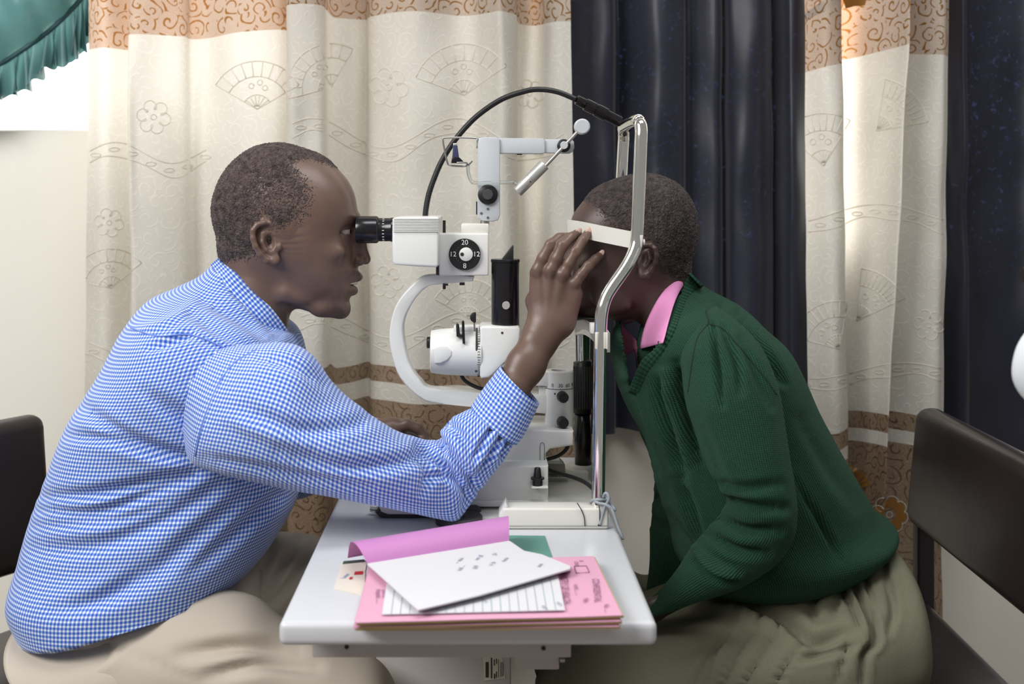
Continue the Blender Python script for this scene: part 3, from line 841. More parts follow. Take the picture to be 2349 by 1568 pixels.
# -- microscope
mic = box_px('microscope_body', 1007, 535, 1121, 632, 1.662, .075, MW, SL, .0022, 3)
box_px('mount_block', 1058, 513, 1122, 538, 1.668, .05, MI, SL, .002)
ec = 1.6615
dial = lathe('magnification_dial', [(0, .0222), (.004, .0222), (.005, .0212), (.005, 0)], P(1066, 583, ec), (0, -1, 0), MB, SL, 48)
p = P(1069, 583, ec - .005)
lathe('dial_hub', [(0, .0098), (.003, .0094), (.0035, .0088), (.0035, 0)], p, (0, -1, 0), MW, dial, 36)
cyl('dial_dot', P(1060, 583, ec - .0083), P(1060, 583, ec - .0092), .0026, M['inkblack'], dial, 16)
for s, x, y in (('20', 1066, 556), ('12', 1039, 583), ('12', 1093, 583), ('8', 1066, 610)):
    text('dial_numeral', s, P(x, y, ec - .0054), .0098, M['ink'], dial)
for k in range(40):
    an = 2 * math.pi * k / 40; q = P(1066, 583, ec - .0052) + Vector((.0128 * math.cos(an), 0, .0128 * math.sin(an)))
    if k % 2: box('dial_mark', q - Vector((.0004, .0003, .0004)), q + Vector((.0004, .0003, .0004)), M['inkgrey'], dial, 0)
hs = prism_px('eyepiece_housing', [(900, 502), (904, 499), (1003, 497), (1007, 500), (1007, 608), (1001, 613), (960, 611), (905, 607), (899, 600)], 1.628, .15, MW, SL, .004, 3)
for k in range(9):
    y0 = 500.5 + 3.6 * k; box_px('grip_rib', 902, y0, 1006, y0 + 2.2, 1.6262, .004, MW, hs, .0004, 1)
box_px('housing_gap', 1000, 596, 1010, 630, 1.668, .05, M['darkgrey'], SL, .001)
for dd, nm in ((1.667, 'eyepiece'), (1.733, 'eyepiece')):
    p = P(901, 526.5, dd); s = dd / F
    ep = lathe(nm, [(-.004, .0166), (.001, .0172), (.002, .0172), (.003, .0164), (.0195, .0164), (.0205, .0178), (.0225, .0192), (.047, .0193), (.0505, .0184), (.0515, .0168), (.0515, .011), (.046, .0095), (.046, 0)], p, (-1, 0, 0), MBG, SL, 40)
    for k in range(9):
        an = math.radians(-70 + 17 * k); q = p + Vector((-.0125, -.0165 * math.cos(an), .0165 * math.sin(an)))
        box('diopter_mark', q - Vector((.0014, .0004, .0004)), q + Vector((.0014, .0004, .0004)), M['ink'], ep, 0)
cyl('pin', P(1019, 536, 1.69), P(1019, 505, 1.69), .0022, MB, SL, 12)
cyl('lever_stub', P(1019, 650, 1.672), P(1019, 663, 1.672), .0022, MB, SL, 12); box_px('lever_bar', 1017, 651, 1028, 655, 1.669, .006, MB, SL, .0005)
box_px('lever_stub', 1054, 648, 1066, 654, 1.669, .006, MB, SL, .0005)
# -- attachment arm over the microscope
cyl('attachment_stem', P(1112, 516, 1.695), P(1112, 505, 1.695), .0065, M['steel'], SL, 24)
ap = prism_px('attachment_plate', [(1095, 330), (1098, 318), (1108, 314), (1138, 314), (1146, 319), (1147, 330), (1147, 495), (1142, 505), (1130, 508), (1106, 506), (1096, 498)], 1.682, .024, MG, SL, .002, 2, 60)
prism_px('attachment_arm', [(1094, 316), (1246, 317), (1250, 322), (1250, 350), (1245, 353), (1146, 352), (1094, 352)], 1.686, .018, MG, SL, .0018, 2, 60)
prism_px('attachment_tip', [(1240, 319), (1308, 319), (1317, 324), (1318, 338), (1314, 348), (1306, 352), (1240, 350)], 1.690, .012, MG, SL, .0018, 2, 60)
lathe('adjust_dial', [(0, .0142), (.004, .0142), (.0048, .0132), (.0048, 0)], P(1119, 446, 1.682), (0, -1, 0), MB, SL, 36)
lathe('adjust_knob', [(0, .0078), (.006, .0078), (.0068, .007), (.0068, 0)], P(1119, 446, 1.6775), (0, -1, 0), M['darkgrey'], SL, 8, False)
for x, y in ((1119, 479), (1104, 489), (1119, 499)):
    q = P(x, y, 1.682); sc = lathe('screw', [(0, .0019), (.0008, .0019), (.0008, 0)], q, (0, -1, 0), M['steel'], ap, 14)
    box('screw_slot', q + Vector((-.0012, -.0011, -.0002)), q + Vector((.0012, -.0007, .0002)), M['inkblack'], ap, 0)
prism_px('side_strip', [(1092, 462), (1095, 462), (1095, 492), (1092, 492)], 1.69, .01, mat('navy_strip', rgb(40, 44, 80), .4), SL, 0)
box_px('arm_catch', 1186, 351, 1198, 355, 1.69, .006, MB, SL, .0005)
lathe('pivot_plate', [(0, .0095), (.003, .0095), (.0035, .0088), (.0035, 0)], P(1293, 334, 1.689), (0, -1, 0), MB, SL, 30)
cyl('pivot_hub', P(1294, 333, 1.688), P(1294, 333, 1.674), .0056, MG, SL, 24)
cyl('target_rod', P(1325, 302, 1.680), P(1240, 392, 1.680), .0026, M['chrome'], SL, 16)
cyl('rod_end_disc', P(1334, 291, 1.690), P(1336, 290, 1.672), .0112, MG, SL, 32, .002)
g0, g1 = P(1249, 377, 1.680), P(1186, 440, 1.680)
gr = lathe('target_grip', [(0, .0078), (.0006, .0083), ((g1 - g0).length * .5, .0083), ((g1 - g0).length * .505, .0078), ((g1 - g0).length * .515, .0078), ((g1 - g0).length * .52, .0083), ((g1 - g0).length - .001, .0083), ((g1 - g0).length, .0075)], g0, g1 - g0, M['alu'], SL, 32)
cyl('grip_hole', P(1217, 417, 1.6718), P(1217, 417, 1.670), .0011, M['inkblack'], gr, 12)
tube('clear_bracket', cr([P(1073, 380, 1.68), P(1075, 400, 1.678), P(1082, 416, 1.676), P(1094, 419.5, 1.675), P(1120, 419, 1.675), P(1172, 418, 1.675), P(1180, 419, 1.676), P(1188, 425, 1.678)], 4), .0026, M['clear'], SL, 10)
tube('wire_hook', cr([P(1095, 340, 1.684), P(1095, 322, 1.684), P(1092, 317, 1.684), P(1060, 315.5, 1.682), P(1022, 316, 1.68), P(1016, 320, 1.68), P(1020, 345, 1.68), P(1026, 372, 1.68), P(1032, 379, 1.68), P(1052, 381, 1.68), P(1066, 381, 1.68), P(1072, 377, 1.68), P(1068, 373, 1.675), P(1048, 373, 1.67)], 4), .0013, M['steel'], SL, 8)
prism_px('blade_tip', [(1072, 378), (1083, 368), (1085, 370), (1076, 380)], 1.679, .002, M['steel'], SL, 0)
db = prism_px('dropper', [(1039, 333), (1049, 333), (1054, 368), (1037, 368)], 1.676, .008, mat('dark_blue_plastic', rgb(58, 64, 96), .25), SL, .001)
prism_px('dropper_foot', [(1036, 362), (1052, 359), (1063, 370), (1062, 374), (1035, 374)], 1.675, .010, MBG, SL, .0008); prism_px('dropper_cap', [(1040, 328), (1048, 328), (1049, 334), (1039, 334)], 1.677, .006, M['alu'], SL, .0005)
# -- lamp house
lx = P(988, 806, 1.68).x; s = 1.68 / F
lh = lathe('lamp_house', [(0, .028), (.0008, .0298), (.004, .0305), (.02, .0325), (.046, .0338), (.0695, .0344), (.0702, .0335)], (lx, 1.68, P(988, 806, 1.68).z), (1, 0, .0), MW, SL, 56)
lathe('lamp_house_joint', [(0, .03375), (.0006, .03385)], (P(1066, 806, 1.68).x, 1.68, P(988, 806, 1.68).z), (1, 0, 0), M['inkgrey'], SL, 48)
prism_px('lamp_scoop', [(992, 800), (1012, 793), (1026, 796), (1036, 805), (1036, 815), (1026, 826), (1010, 833), (996, 833)], 1.6455, .008, MW, SL, .002, 2, 60)
prism_px('lamp_bridge', [(1040, 765), (1041, 749), (1100, 748), (1100, 765)], 1.664, .03, MW, SL, .002)
prism_px('lamp_prism_block', [(1101, 752), (1106, 748), (1190, 750), (1195, 756), (1192, 800), (1130, 860), (1122, 866), (1104, 868), (1101, 862)], 1.648, .064, MW, SL, .003, 3)
lathe('scale_ring', [(0, .0346), (.0058, .0346), (.0062, .0335)], (P(1095, 806, 1.68).x, 1.68, P(988, 806, 1.68).z), (1, 0, 0), MI, SL, 56)
for k in range(26):
    an = math.radians(-80 + 6.2 * k); rr = .0347; q = Vector((P(1098.5, 806, 1.68).x, 1.68 - rr * math.cos(an), P(988, 806, 1.68).z + rr * math.sin(an)))
    w = .0016 if k % 3 else .0024
    box('ring_tick', q - Vector((w, .0003, .0003)), q + Vector((w, .0003, .0003)), M['inkblack'], lh, 0)
box_px('slit_slot', 1091, 752, 1096, 814, 1.6462, .003, M['darkgrey'], SL, .0004)
cyl('slit_lever', P(1089, 760, 1.655), P(1088, 738, 1.655), .0013, M['steel'], SL, 10)
prism_px('slit_lever_knob', arc(1090, 728, 12, math.pi / 2, math.pi * 1.5, 12) + [(1091, 716), (1092, 718), (1092, 738)], 1.652, .006, MB, SL, .001)
prism_px('filter_lever', [(1046, 745), (1049, 742), (1053, 746), (1055, 768), (1062, 768), (1062, 772), (1047, 772)], 1.648, .012, MB, SL, .001)
prism_px('filter_lever', [(1059, 739), (1062, 735), (1065, 739), (1067, 788), (1061, 788)], 1.644, .012, MBG, SL, .001)
lathe('lamp_knob', [(0, .0075), (.0008, .0082), (.006, .0082), (.006, .006), (.0085, .006)], P(979, 785, 1.68), (1, 0, 0), MB, SL, 16, False)
for x, y in ((1092, 851), (1152, 763)):
    cyl('screw_hole', P(x, y, 1.6484 if x > 1100 else 1.6525), P(x, y, 1.6474 if x > 1100 else 1.650), .0017, M['inkblack'], SL, 12)
tw = lathe('lamp_tower', [(0, .0196), (.092, .0196), (.0925, .0205), (.0955, .0205), (.0965, .0196), (.0965, 0)], (P(1159, 750, 1.68).x, 1.68, P(1159, 750, 1.68).z), (0, 0, 1), MBG, SL, 40)
prism_px('mirror_fin', [(1139, 601), (1150, 597), (1176, 563), (1178, 563), (1178, 601)], 1.668, .024, MB, SL, .0006)
cyl('tower_button', P(1161, 700, 1.6615), P(1161, 700, 1.6585), .0056, M['alu'], SL, 28)
prism_px('tower_rim', [(1190, 600), (1192, 600), (1192, 748), (1190, 748)], 1.678, .004, M['ivory'], SL, 0)
tube('lamp_cable', cr([P(1058, 860, 1.69), P(1066, 872, 1.69), P(1085, 884, 1.69), P(1110, 892, 1.69), P(1180, 903, 1.70), P(1240, 906, 1.70)], 5), .0028, MB, SL, 10)
tube('base_cable', cr([P(1305, 1018, 1.72), P(1297, 1032, 1.72), P(1282, 1044, 1.72), P(1262, 1051, 1.72), P(1245, 1054, 1.72)], 5), .0028, MB, SL, 10)
tube('power_cable', cr([P(1252, 1074, 1.66), P(1268, 1081, 1.655), P(1300, 1090, 1.64), P(1325, 1098, 1.625), P(1345, 1108, 1.60), P(1362, 1122, 1.58)], 5), .0028, MB, SL, 10)
# -- joystick pad under the elbow
jp = prism_px('joystick_pad', [(860, 1176), (868, 1168), (1092, 1162), (1104, 1170), (1104, 1182), (1090, 1188), (900, 1192), (872, 1188)], 1.585, .09, M['darkgrey'], SL, .004, 3)
prism_px('pad_cover', [(868, 1160), (874, 1156), (1052, 1160), (1052, 1182), (890, 1180), (874, 1174)], 1.580, .06, MW, SL, .003, 3)
q = P(859, 1166, 1.60); lathe('pad_foot', [(-.004, .006), (.004, .006), (.005, .005), (.005, 0)], q, (0, 0, 1), MW, SL, 20); lathe('pad_foot_ring', [(0, .0062), (.001, .0062)], q + Vector((0, 0, -.001)), (0, 0, 1), MB, SL, 20)
lathe('elbow_disc', [(0, .031), (.0085, .031), (.0105, .029), (.0105, 0)], (P(1053, 1190, 1.563).x, 1.563, TZ), (0, 0, 1), M['darkgrey'], SL, 40)
box('pad_support', (P(875, 1180, 1.6).x, 1.60, TZ), (P(1090, 1180, 1.6).x, 1.66, P(900, 1186, 1.59).z), M['darkgrey'], SL, .003)
stick = lathe('joystick', [(0, .010), (.04, .009), (.0615, .012), (.0765, .017), (.0825, .018), (.0855, .016), (.0855, 0)], Vector((P(948, 1150, 1.70).x - .001, 1.697, TZ + .0005)), (-.05, -.15, 1), MBG, SL, 28)
# -- headrest
def pol(*a): return [P(*q) for q in a]
near = [(1372, 1165, 1.548), (1373, 1100, 1.55), (1376, 900, 1.55), (1378, 760, 1.552), (1381, 715, 1.553), (1389, 685, 1.555), (1402, 661, 1.556), (1425, 628, 1.558), (1443, 600, 1.56), (1456, 572, 1.562), (1461, 545, 1.564), (1464, 480, 1.566), (1470, 330, 1.57), (1471, 300, 1.572), (1468, 282, 1.578), (1459, 276, 1.60)]
np_ = [P(*q) for q in near]
far = [Vector((q.x + .002, 3.352 - q.y, q.z)) for q in np_]
pathw = cr([tuple(q) for q in np_ + far[::-1]], 6)
tube('headrest_frame', pathw, .0086, M['chrome'], SL, 20)
tube('post_sleeve', [P(1338, 1072, 1.797), P(1337, 945, 1.797)], .0128, MBG, SL, 24)
ps = tube('height_grip', [P(1337, 946, 1.797), P(1337, 830, 1.797), P(1336, 826, 1.797)], [.0143, .0143, .0128], MB, SL, 28)
for k in range(12):
    an = math.radians(-80 + 14.5 * k); x = P(1337, 900, 1.797).x + .0145 * math.sin(an); y = 1.797 - .0145 * math.cos(an)
    box('grip_groove', (x - .0005, y - .0004, P(1337, 935, 1.797).z), (x + .0005, y + .0008, P(1337, 838, 1.797).z), M['darkgrey'], ps, 0)
cyl('height_rod', P(1336, 828, 1.797), P(1335, 745, 1.797), .0073, M['chrome'], SL, 24)
V = []
ctr_ = cr([list(P(1326, 748, 1.797)) + [.0135], list(P(1345, 746, 1.76)) + [.0130], list(P(1362, 757, 1.72)) + [.011], list(P(1380, 772, 1.62)) + [.012], list(P(1389, 786, 1.566)) + [.0125]], 8)
for q in ctr_:
    for dx, dz in ((-.006, -1), (.006, -1), (.006, 1), (-.006, 1)): V.append((q[0] + dx, q[1], q[2] + dz * q[3]))
Fc = [(i * 4 + j, i * 4 + (j + 1) % 4, (i + 1) * 4 + (j + 1) % 4, (i + 1) * 4 + j) for i in range(len(ctr_) - 1) for j in range(4)] + [(0, 1, 2, 3), tuple(len(V) - 4 + j for j in range(4))]
mesh_obj('chin_bar', V, Fc, MI, SL, False)
prism_px('chin_bar_front', [(1320, 734), (1340, 732), (1356, 746), (1366, 760), (1376, 782), (1380, 800), (1371, 801), (1363, 778), (1352, 762), (1345, 756), (1336, 755), (1329, 760), (1320, 763)], 1.66, .012, MI, SL, .0015, 2, 60)
box_px('post_clip', 1366, 763, 1372, 801, 1.54, .02, MI, SL, .001); box_px('post_clip', 1391, 763, 1395, 801, 1.54, .02, MI, SL, .001)
box_px('clip_plate', 1355, 742, 1372, 765, 1.58, .02, MW, SL, .001)
prism_px('chin_cup', [(1318, 726), (1345, 728), (1372, 729), (1372, 738), (1356, 740), (1340, 733), (1322, 733)], 1.655, .09, MBG, SL, .003, 3)
# forehead band: flat strap bowed round the brow between the two posts
bp = cr([list(P(1466, 553, 1.572)), list(P(1430, 546, 1.586)), list(P(1380, 536, 1.610)), list(P(1332, 526, 1.65)), list(P(1305, 522, 1.70)), list(P(1318, 524, 1.748)), list(P(1368, 532, 1.779)), list(P(1414, 540, 1.788)), list(P(1432, 544, 1.790))], 8)
V = []
for i, q in enumerate(bp):
    hh = .0112; t0 = bp[min(i + 1, len(bp) - 1)] - bp[max(i - 1, 0)]; nrm = np.array([-t0[1], t0[0], 0]); nrm /= np.linalg.norm(nrm) + 1e-9
    for a_, z_ in ((1, -hh), (1, hh), (-1, hh), (-1, -hh)): V.append(q + nrm * a_ * .0014 + np.array([0, 0, z_]) + nrm * (.0012 if z_ > 0 else 0))
Fc = [(i * 4 + j, i * 4 + (j + 1) % 4, (i + 1) * 4 + (j + 1) % 4, (i + 1) * 4 + j) for i in range(len(bp) - 1) for j in range(4)] + [(0, 1, 2, 3), tuple(len(V) - 4 + j for j in range(4))]
mesh_obj('forehead_band', V, Fc, MI, SL, False)
cl = prism_px('band_clip', [(1466, 537), (1476, 540), (1473, 567), (1460, 567)], 1.556, .02, MI, SL, .0015)
cyl('band_button', P(1474, 555, 1.562), P(1479, 555, 1.562), .004, MI, SL, 16)
# fixation lamp on its gooseneck
gn = cr(pol((975, 505, 1.735), (977, 480, 1.735), (983, 448, 1.735), (994, 414, 1.735), (1014, 368, 1.735), (1046, 318, 1.735), (1092, 268, 1.735), (1150, 228, 1.735), (1205, 209, 1.73), (1240, 205, 1.73), (1280, 211, 1.73), (1322, 228, 1.73)), 10)
gk = tube('gooseneck', gn, .0040, MB, SL, 14)
dist = np.concatenate([[0], np.cumsum(np.linalg.norm(np.diff(gn, axis=0), axis=1))])
parts = []
for d in np.arange(0.004, dist[-1] * .76, .0024):
    q = np.array([np.interp(d, dist, gn[:, i]) for i in range(3)]); q2 = np.array([np.interp(d + .0012, dist, gn[:, i]) for i in range(3)])
    parts.append(tube_data([q, (q + q2) / 2, q2], [.0040, .0047, .0040], 10, False))
V, Fc = shells(*parts); o = mesh_obj('neck_ridges', V, Fc, MB, gk); o['kind'] = 'stuff'
A, B = P(1322, 228, 1.73), P(1424, 280, 1.745); L = (B - A).length
lathe('fixation_lamp', [(0, .004), (.001, .0072), (L * .17, .0076), (L * .2, .0068), (L * .21, .0092), (L * .40, .0094), (L * .41, .0084), (L * .43, .0084), (L * .44, .0098), (L * .66, .0100), (L * .67, .0082), (L * .98, .0082), (L, .006)], A, B - A, MBG, SL, 28)
lathe('lamp_joint', [(0, .005), (.012, .005)], P(1432, 288, 1.74), (1, 0, -.5), MB, SL, 16)

# ------------------------------------------------------------------ grey cable knotted round the post
kn = thing('knotted_cable', 'pale grey cable knotted round the foot of the chrome post', 'cable', P(1376, 1146, 1.535))
c0 = P(1373, 1148, 1.55); ring = []
for k in range(15):
    an = -2.6 + 2 * math.pi * k / 14; ring.append(c0 + Vector((.0105 * math.cos(an), .0105 * math.sin(an), -.004 * math.sin(an) - .001 * k / 14)))
tube('loop', cr([tuple(v) for v in ring], 4), .0018, M['wire'], kn, 8)
tube('loop', cr(pol((1384, 1140, 1.535), (1388, 1131, 1.53), (1394, 1133, 1.528), (1397, 1143, 1.527), (1393, 1152, 1.528), (1388, 1160, 1.529), (1382, 1180, 1.529), (1376, 1203, 1.529)), 5), .0019, M['wire'], kn, 8)
tube('loop', cr(pol((1364, 1150, 1.536), (1376, 1154, 1.533), (1388, 1156, 1.528), (1398, 1162, 1.526), (1408, 1167, 1.526), (1411, 1169, 1.527), (1407, 1163, 1.53), (1400, 1153, 1.532), (1393, 1143, 1.534), (1387, 1139, 1.538)), 5), .0019, M['wire'], kn, 8)
tube('tail', cr(pol((1396, 1158, 1.530), (1402, 1165, 1.526), (1408, 1177, 1.524), (1417, 1205, 1.522), (1424, 1222, 1.520), (1429, 1237, 1.519)), 5), .0018, M['wire'], kn, 8)

# ------------------------------------------------------------------ papers on the table
M['pink'] = mat('pink_card', rgb(220, 164, 190), 0.7, var=(12, .05)); M['pink2'] = mat('mauve_card', rgb(204, 136, 196), 0.55, var=(10, .05))
M['kraft'] = mat('buff_paper', rgb(196, 176, 120), 0.8); M['paper'] = mat('white_paper', rgb(216, 216, 220), 0.75); M['pencil'] = mat('pencil_grey', rgb(140, 146, 168), 0.8)
M['printpurple'] = mat('purple_print', rgb(120, 70, 110), 0.7); M['green'] = mat('green_card', rgb(98, 150, 134), 0.75)
M['oldcard'] = mat('worn_card', rgb(222, 216, 204), 0.8, var=(40, .06)); M['red'] = mat('red_print', rgb(190, 46, 52), 0.6); M['blueprint'] = mat('blue_print', rgb(80, 120, 190), 0.6)
M['rule'] = mat('blue_rule', rgb(160, 186, 196), 0.8)


def sheet(name, corners, z, th, m, parent=None, n=14, bend=None, jag=0.0):
    """corners in pixels on the plane z, in order; a sheet of thickness th"""
    c = [PT(x, y, z) for x, y in corners]; V = []
    for k, dz in ((0, 0.0), (1, -th)):
        for i in range(n + 1):
            for j in range(n + 1):
                u, v = i / n, j / n; p = c[0] * (1 - u) * (1 - v) + c[1] * u * (1 - v) + c[2] * u * v + c[3] * (1 - u) * v
                b = bend(u, v) if bend else 0.0
                if jag and (i in (0, n) or j in (0, n)): p = p + Vector((jag * mnoise.noise((i * 1.7, j * 1.3, 3)), jag * mnoise.noise((i * 1.1, j * 2.3, 8)), 0))
                V.append(p + Vector((0, 0, b + dz)))
    N = (n + 1) ** 2; Fc = []
    for i in range(n):
        for j in range(n):
            a, b, d, e = i * (n + 1) + j, (i + 1) * (n + 1) + j, (i + 1) * (n + 1) + j + 1, i * (n + 1) + j + 1
            Fc.append((a, b, d, e)); Fc.append((N + a, N + e, N + d, N + b))
    ring = [i * (n + 1) for i in range(n)] + [n * (n + 1) + j for j in range(n)] + [i * (n + 1) + n for i in range(n, 0, -1)] + [j for j in range(n, 0, -1)]
    for a, b in zip(ring, ring[1:] + ring[:1]): Fc.append((a, N + a, N + b, b))
    return mesh_obj(name, V, Fc, m, parent, False)


def folder(label, corners, z, wav, seed):
    t_ = thing('paper_folder', label, 'folder', PT(1110, 1400, z), 'pink folders stacked on the table')
    bend = lambda u, v: wav * mnoise.noise((u * 3 + seed, v * 2, 1.5)) + .0
    sheet('cover', corners, z, .0008, M['pink'], t_, 14, bend)
    off = lambda d: [(x + d, y + d * .4) for x, y in corners]
    sheet('pages', off(3), z - .0012, .0022, M['kraft'], t_, 14, bend)
    sheet('back_cover', off(-2), z - .0036, .0008, M['pink'], t_, 14, bend)
    return t_


folder('pink folder at the bottom of the stack, resting on the table', [(812, 1440), (1420, 1436), (1352, 1300), (852, 1302)], .7550, .0004, 1)
folder('pink folder in the middle of the stack', [(818, 1436), (1424, 1424), (1356, 1290), (856, 1298)], .7600, .0005, 4)
f3 = folder('pink folder printed CONFIDENTIAL on top of the stack', [(815, 1428), (1428, 1410), (1362, 1276), (850, 1296)], .7655, .0006, 7)
zf = .7665
def ttext(s, px, py, size, ang, parent, z=zf, m='printpurple'): return text('print', s, PT(px, py, z), size, M[m], parent, (0, 0, ang))
ttext('CONFIDENTIAL', 1368, 1352, .0105, -math.pi / 2 - .06, f3); ttext('MINISTRY OF HEALTH', 1296, 1345, .0105, -math.pi / 2 - .04, f3)
ttext('No. ......', 1392, 1394, .008, -math.pi / 2 - .06, f3); ttext('No.', 1344, 1376, .009, -math.pi / 2, f3); ttext('NAME ..............', 1322, 1352, .006, -math.pi / 2, f3)
ttext('ID', 1333, 1286, .006, -math.pi / 2, f3); ttext('CODE', 1322, 1292, .006, -math.pi / 2, f3)
ttext('District', 882, 1360, .008, -math.pi / 2 + .1, f3); ttext('Hospital ........', 868, 1366, .008, -math.pi / 2 + .1, f3)
q = [PT(1317, 1298, zf), PT(1345, 1297, zf), PT(1352, 1312, zf), PT(1322, 1314, zf)]
tube('print_box', [*q, q[0]], .0004, M['printpurple'], f3, 4)
# ruled sheet
rs = sheet('ruled_sheet', [(876, 1408), (1296, 1398), (1280, 1318), (888, 1330)], .7680, .0008, M['paper']); tag(rs, 'ruled white sheet lying on the top pink folder', 'paper')
for k in range(1, 20):
    u = k / 20; tube('ruling', [PT(876 + 420 * u, 1408 - 10 * u, .7684), PT(888 + 392 * u, 1330 - 12 * u, .7684)], .0003, M['rule'], rs, 4)
for x, y in ((1112, 1376), (1250, 1392), (1284, 1384)): text('note', 'vsm', PT(x, y, .7688), .008, M['pencil'], rs, (0, 0, -1.3))
# open exercise book with its mauve cover folded back
bk = thing('exercise_book', 'white open exercise book with mauve cover curled back', 'book', PT(1060, 1330, .769))
def page(nm, z, d, m, lift=.0):
    outl = [(843, 1292), (960, 1398), (1100, 1364), (1190, 1338), (1307, 1304), (1307, 1297), (1240, 1270), (1200, 1262), (1168, 1240)]
    V = [PT(x + d, y + d * .2, z) for x, y in outl]; c = sum(V, Vector()) / len(V)
    V2 = [v - Vector((0, 0, .0014)) for v in V]; n_ = len(V)
    Fc = [(2 * n_, i, (i + 1) % n_) for i in range(n_)] + [(2 * n_ + 1, n_ + (i + 1) % n_, n_ + i) for i in range(n_)] + [(i, n_ + i, n_ + (i + 1) % n_, (i + 1) % n_) for i in range(n_)]
    return mesh_obj(nm, V + V2 + [c, c - Vector((0, 0, .0014))], Fc, m, bk, False)
page('back_cover', .7700, 3, M['pink2'])
for k in range(3): page('page', .7718 + .0017 * k, [2, -1, 0][k], M['paper'])
for x, y, s_ in ((1055, 1285, 'vnn ~'), (1100, 1278, 'pl on'), (1135, 1270, 'r/l'), (1160, 1283, 'mvu'), (1090, 1300, '6/9'), (1130, 1292, 'nl ri'), (1240, 1296, 'vim'), (1060, 1302, '~ pm')):
    text('note', s_, PT(x, y, .7756), .009, M['pencil'], bk, (0, 0, -1.9))
# curled cover: spine line along the back edge of the page, rolled up and over
A0, A1 = PT(843, 1292, .772), PT(1168, 1240, .772)
V = []; n = 16
B0, B1 = P(800, 1243, A0.y + .055), P(1166, 1180, A1.y + .06)
for i in range(25):
    u = i / 24; a, b = A0.lerp(A1, u), B0.lerp(B1, u)
    for k in range(n + 1):
        s = k / n; p = a.lerp(b, s); p = p + Vector((0, -.012 * math.sin(math.pi * s), .012 * math.sin(math.pi * s) * (1 - .2 * u)))
        if s > .85: p = p + Vector((-.02 * (s - .85) * (1 - u), .10 * (s - .85), -.05 * (s - .85) ** 2 * 20))
        V.append(p)
N = len(V); V = V + [v + Vector((0, .0006, -.0006)) for v in V]
Fc = [(i * (n + 1) + k, (i + 1) * (n + 1) + k, (i + 1) * (n + 1) + k + 1, i * (n + 1) + k + 1) for i in range(24) for k in range(n)]
Fc += [tuple(N + q for q in f[::-1]) for f in Fc]
mesh_obj('front_cover', V, Fc, M['pink2'], bk)
gc = sheet('green_card', [(1168, 1276), (1268, 1280), (1250, 1228), (1166, 1227)], .7512, .001, M['green']); tag(gc, 'green card lying beside the slit lamp base', 'card')
oc = sheet('worn_card', [(766, 1349), (834, 1366), (840, 1284), (784, 1290)], .7512, .001, M['oldcard'], None, 16, None, .0012); tag(oc, 'worn cream card with red and blue print half under the folders', 'card')
sheet('red_print', [(812, 1317), (832, 1316), (833, 1309), (814, 1310)], .7518, .0004, M['red'], oc, 2); sheet('red_print', [(801, 1328), (808, 1327), (809, 1322), (802, 1323)], .7518, .0004, M['red'], oc, 2)
text('print', 'Laser', PT(792, 1320, .7518), .008, M['blueprint'], oc, (0, 0, 1.3))
sheet('dark_edge', [(786, 1292), (836, 1287), (836, 1282), (788, 1286)], .7520, .0006, mat('dark_green_tape', rgb(70, 84, 76), .7), oc, 4)

# ------------------------------------------------------------------ people: materials
def skin_mat(name, dark, light, rough=0.42):
    t = NT(name); tc = t.n('ShaderNodeTexCoord')
    n1 = t.n('ShaderNodeTexNoise', i_Vector=tc.outputs['Object'], i_Scale=22.0, i_Detail=5.0)
    n2 = t.n('ShaderNodeTexNoise', i_Vector=tc.outputs['Object'], i_Scale=900.0, i_Detail=2.0)
    t.set(Base_Color=t.mix(n1.outputs[0], dark, light), Roughness=rough)
    t.b.inputs['Specular IOR Level'].default_value = 0.55
    t.b.inputs['Subsurface Weight'].default_value = 0.12; t.b.inputs['Subsurface Radius'].default_value = (.01, .004, .002); t.b.inputs['Subsurface Scale'].default_value = 0.3
    t.bump(n2.outputs[0], 0.12, 0.0006)
    return t.m


M['skin_a'] = skin_mat('deep_brown_skin', rgb(86, 66, 57), rgb(126, 101, 88), .40); M['skin_b'] = skin_mat('darker_brown_skin', rgb(58, 43, 38), rgb(80, 61, 55), 0.45)
M['lip_a'] = skin_mat('lip_skin', rgb(76, 50, 48), rgb(100, 66, 62), 0.35); M['nail'] = mat('fingernail', rgb(196, 164, 150), 0.3)
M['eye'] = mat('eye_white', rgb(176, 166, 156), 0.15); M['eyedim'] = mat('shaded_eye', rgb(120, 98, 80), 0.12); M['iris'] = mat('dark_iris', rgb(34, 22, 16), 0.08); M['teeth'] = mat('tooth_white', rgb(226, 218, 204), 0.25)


def hair_mat(name, a, b):
    t = NT(name); tc = t.n('ShaderNodeTexCoord')
    v = t.n('ShaderNodeTexVoronoi', i_Vector=tc.outputs['Object'], i_Scale=330.0); n = t.n('ShaderNodeTexNoise', i_Vector=tc.outputs['Object'], i_Scale=520.0, i_Detail=3.0, i_Distortion=1.5)
    big = t.n('ShaderNodeTexNoise', i_Vector=tc.outputs['Object'], i_Scale=120.0, i_Detail=3.0)
    h = t.math('ADD', t.math('MULTIPLY', v.outputs[0], 0.8), t.math('ADD', n.outputs[0], big.outputs[0]))
    f = t.n('ShaderNodeMapRange', i_0=t.math('ADD', t.math('MULTIPLY', n.outputs[0], .6), t.math('MULTIPLY', big.outputs[0], .6)), i_1=0.45, i_2=0.82)
    t.set(Base_Color=t.mix(f.outputs[0], a, b), Roughness=0.55); t.bump(h, 1.0, 0.003)
    return t.m


M['hair_a'] = hair_mat('short_black_hair', rgb(34, 27, 26), rgb(124, 106, 102)); M['hair_b'] = hair_mat('cropped_black_hair', rgb(28, 22, 22), rgb(104, 90, 88))


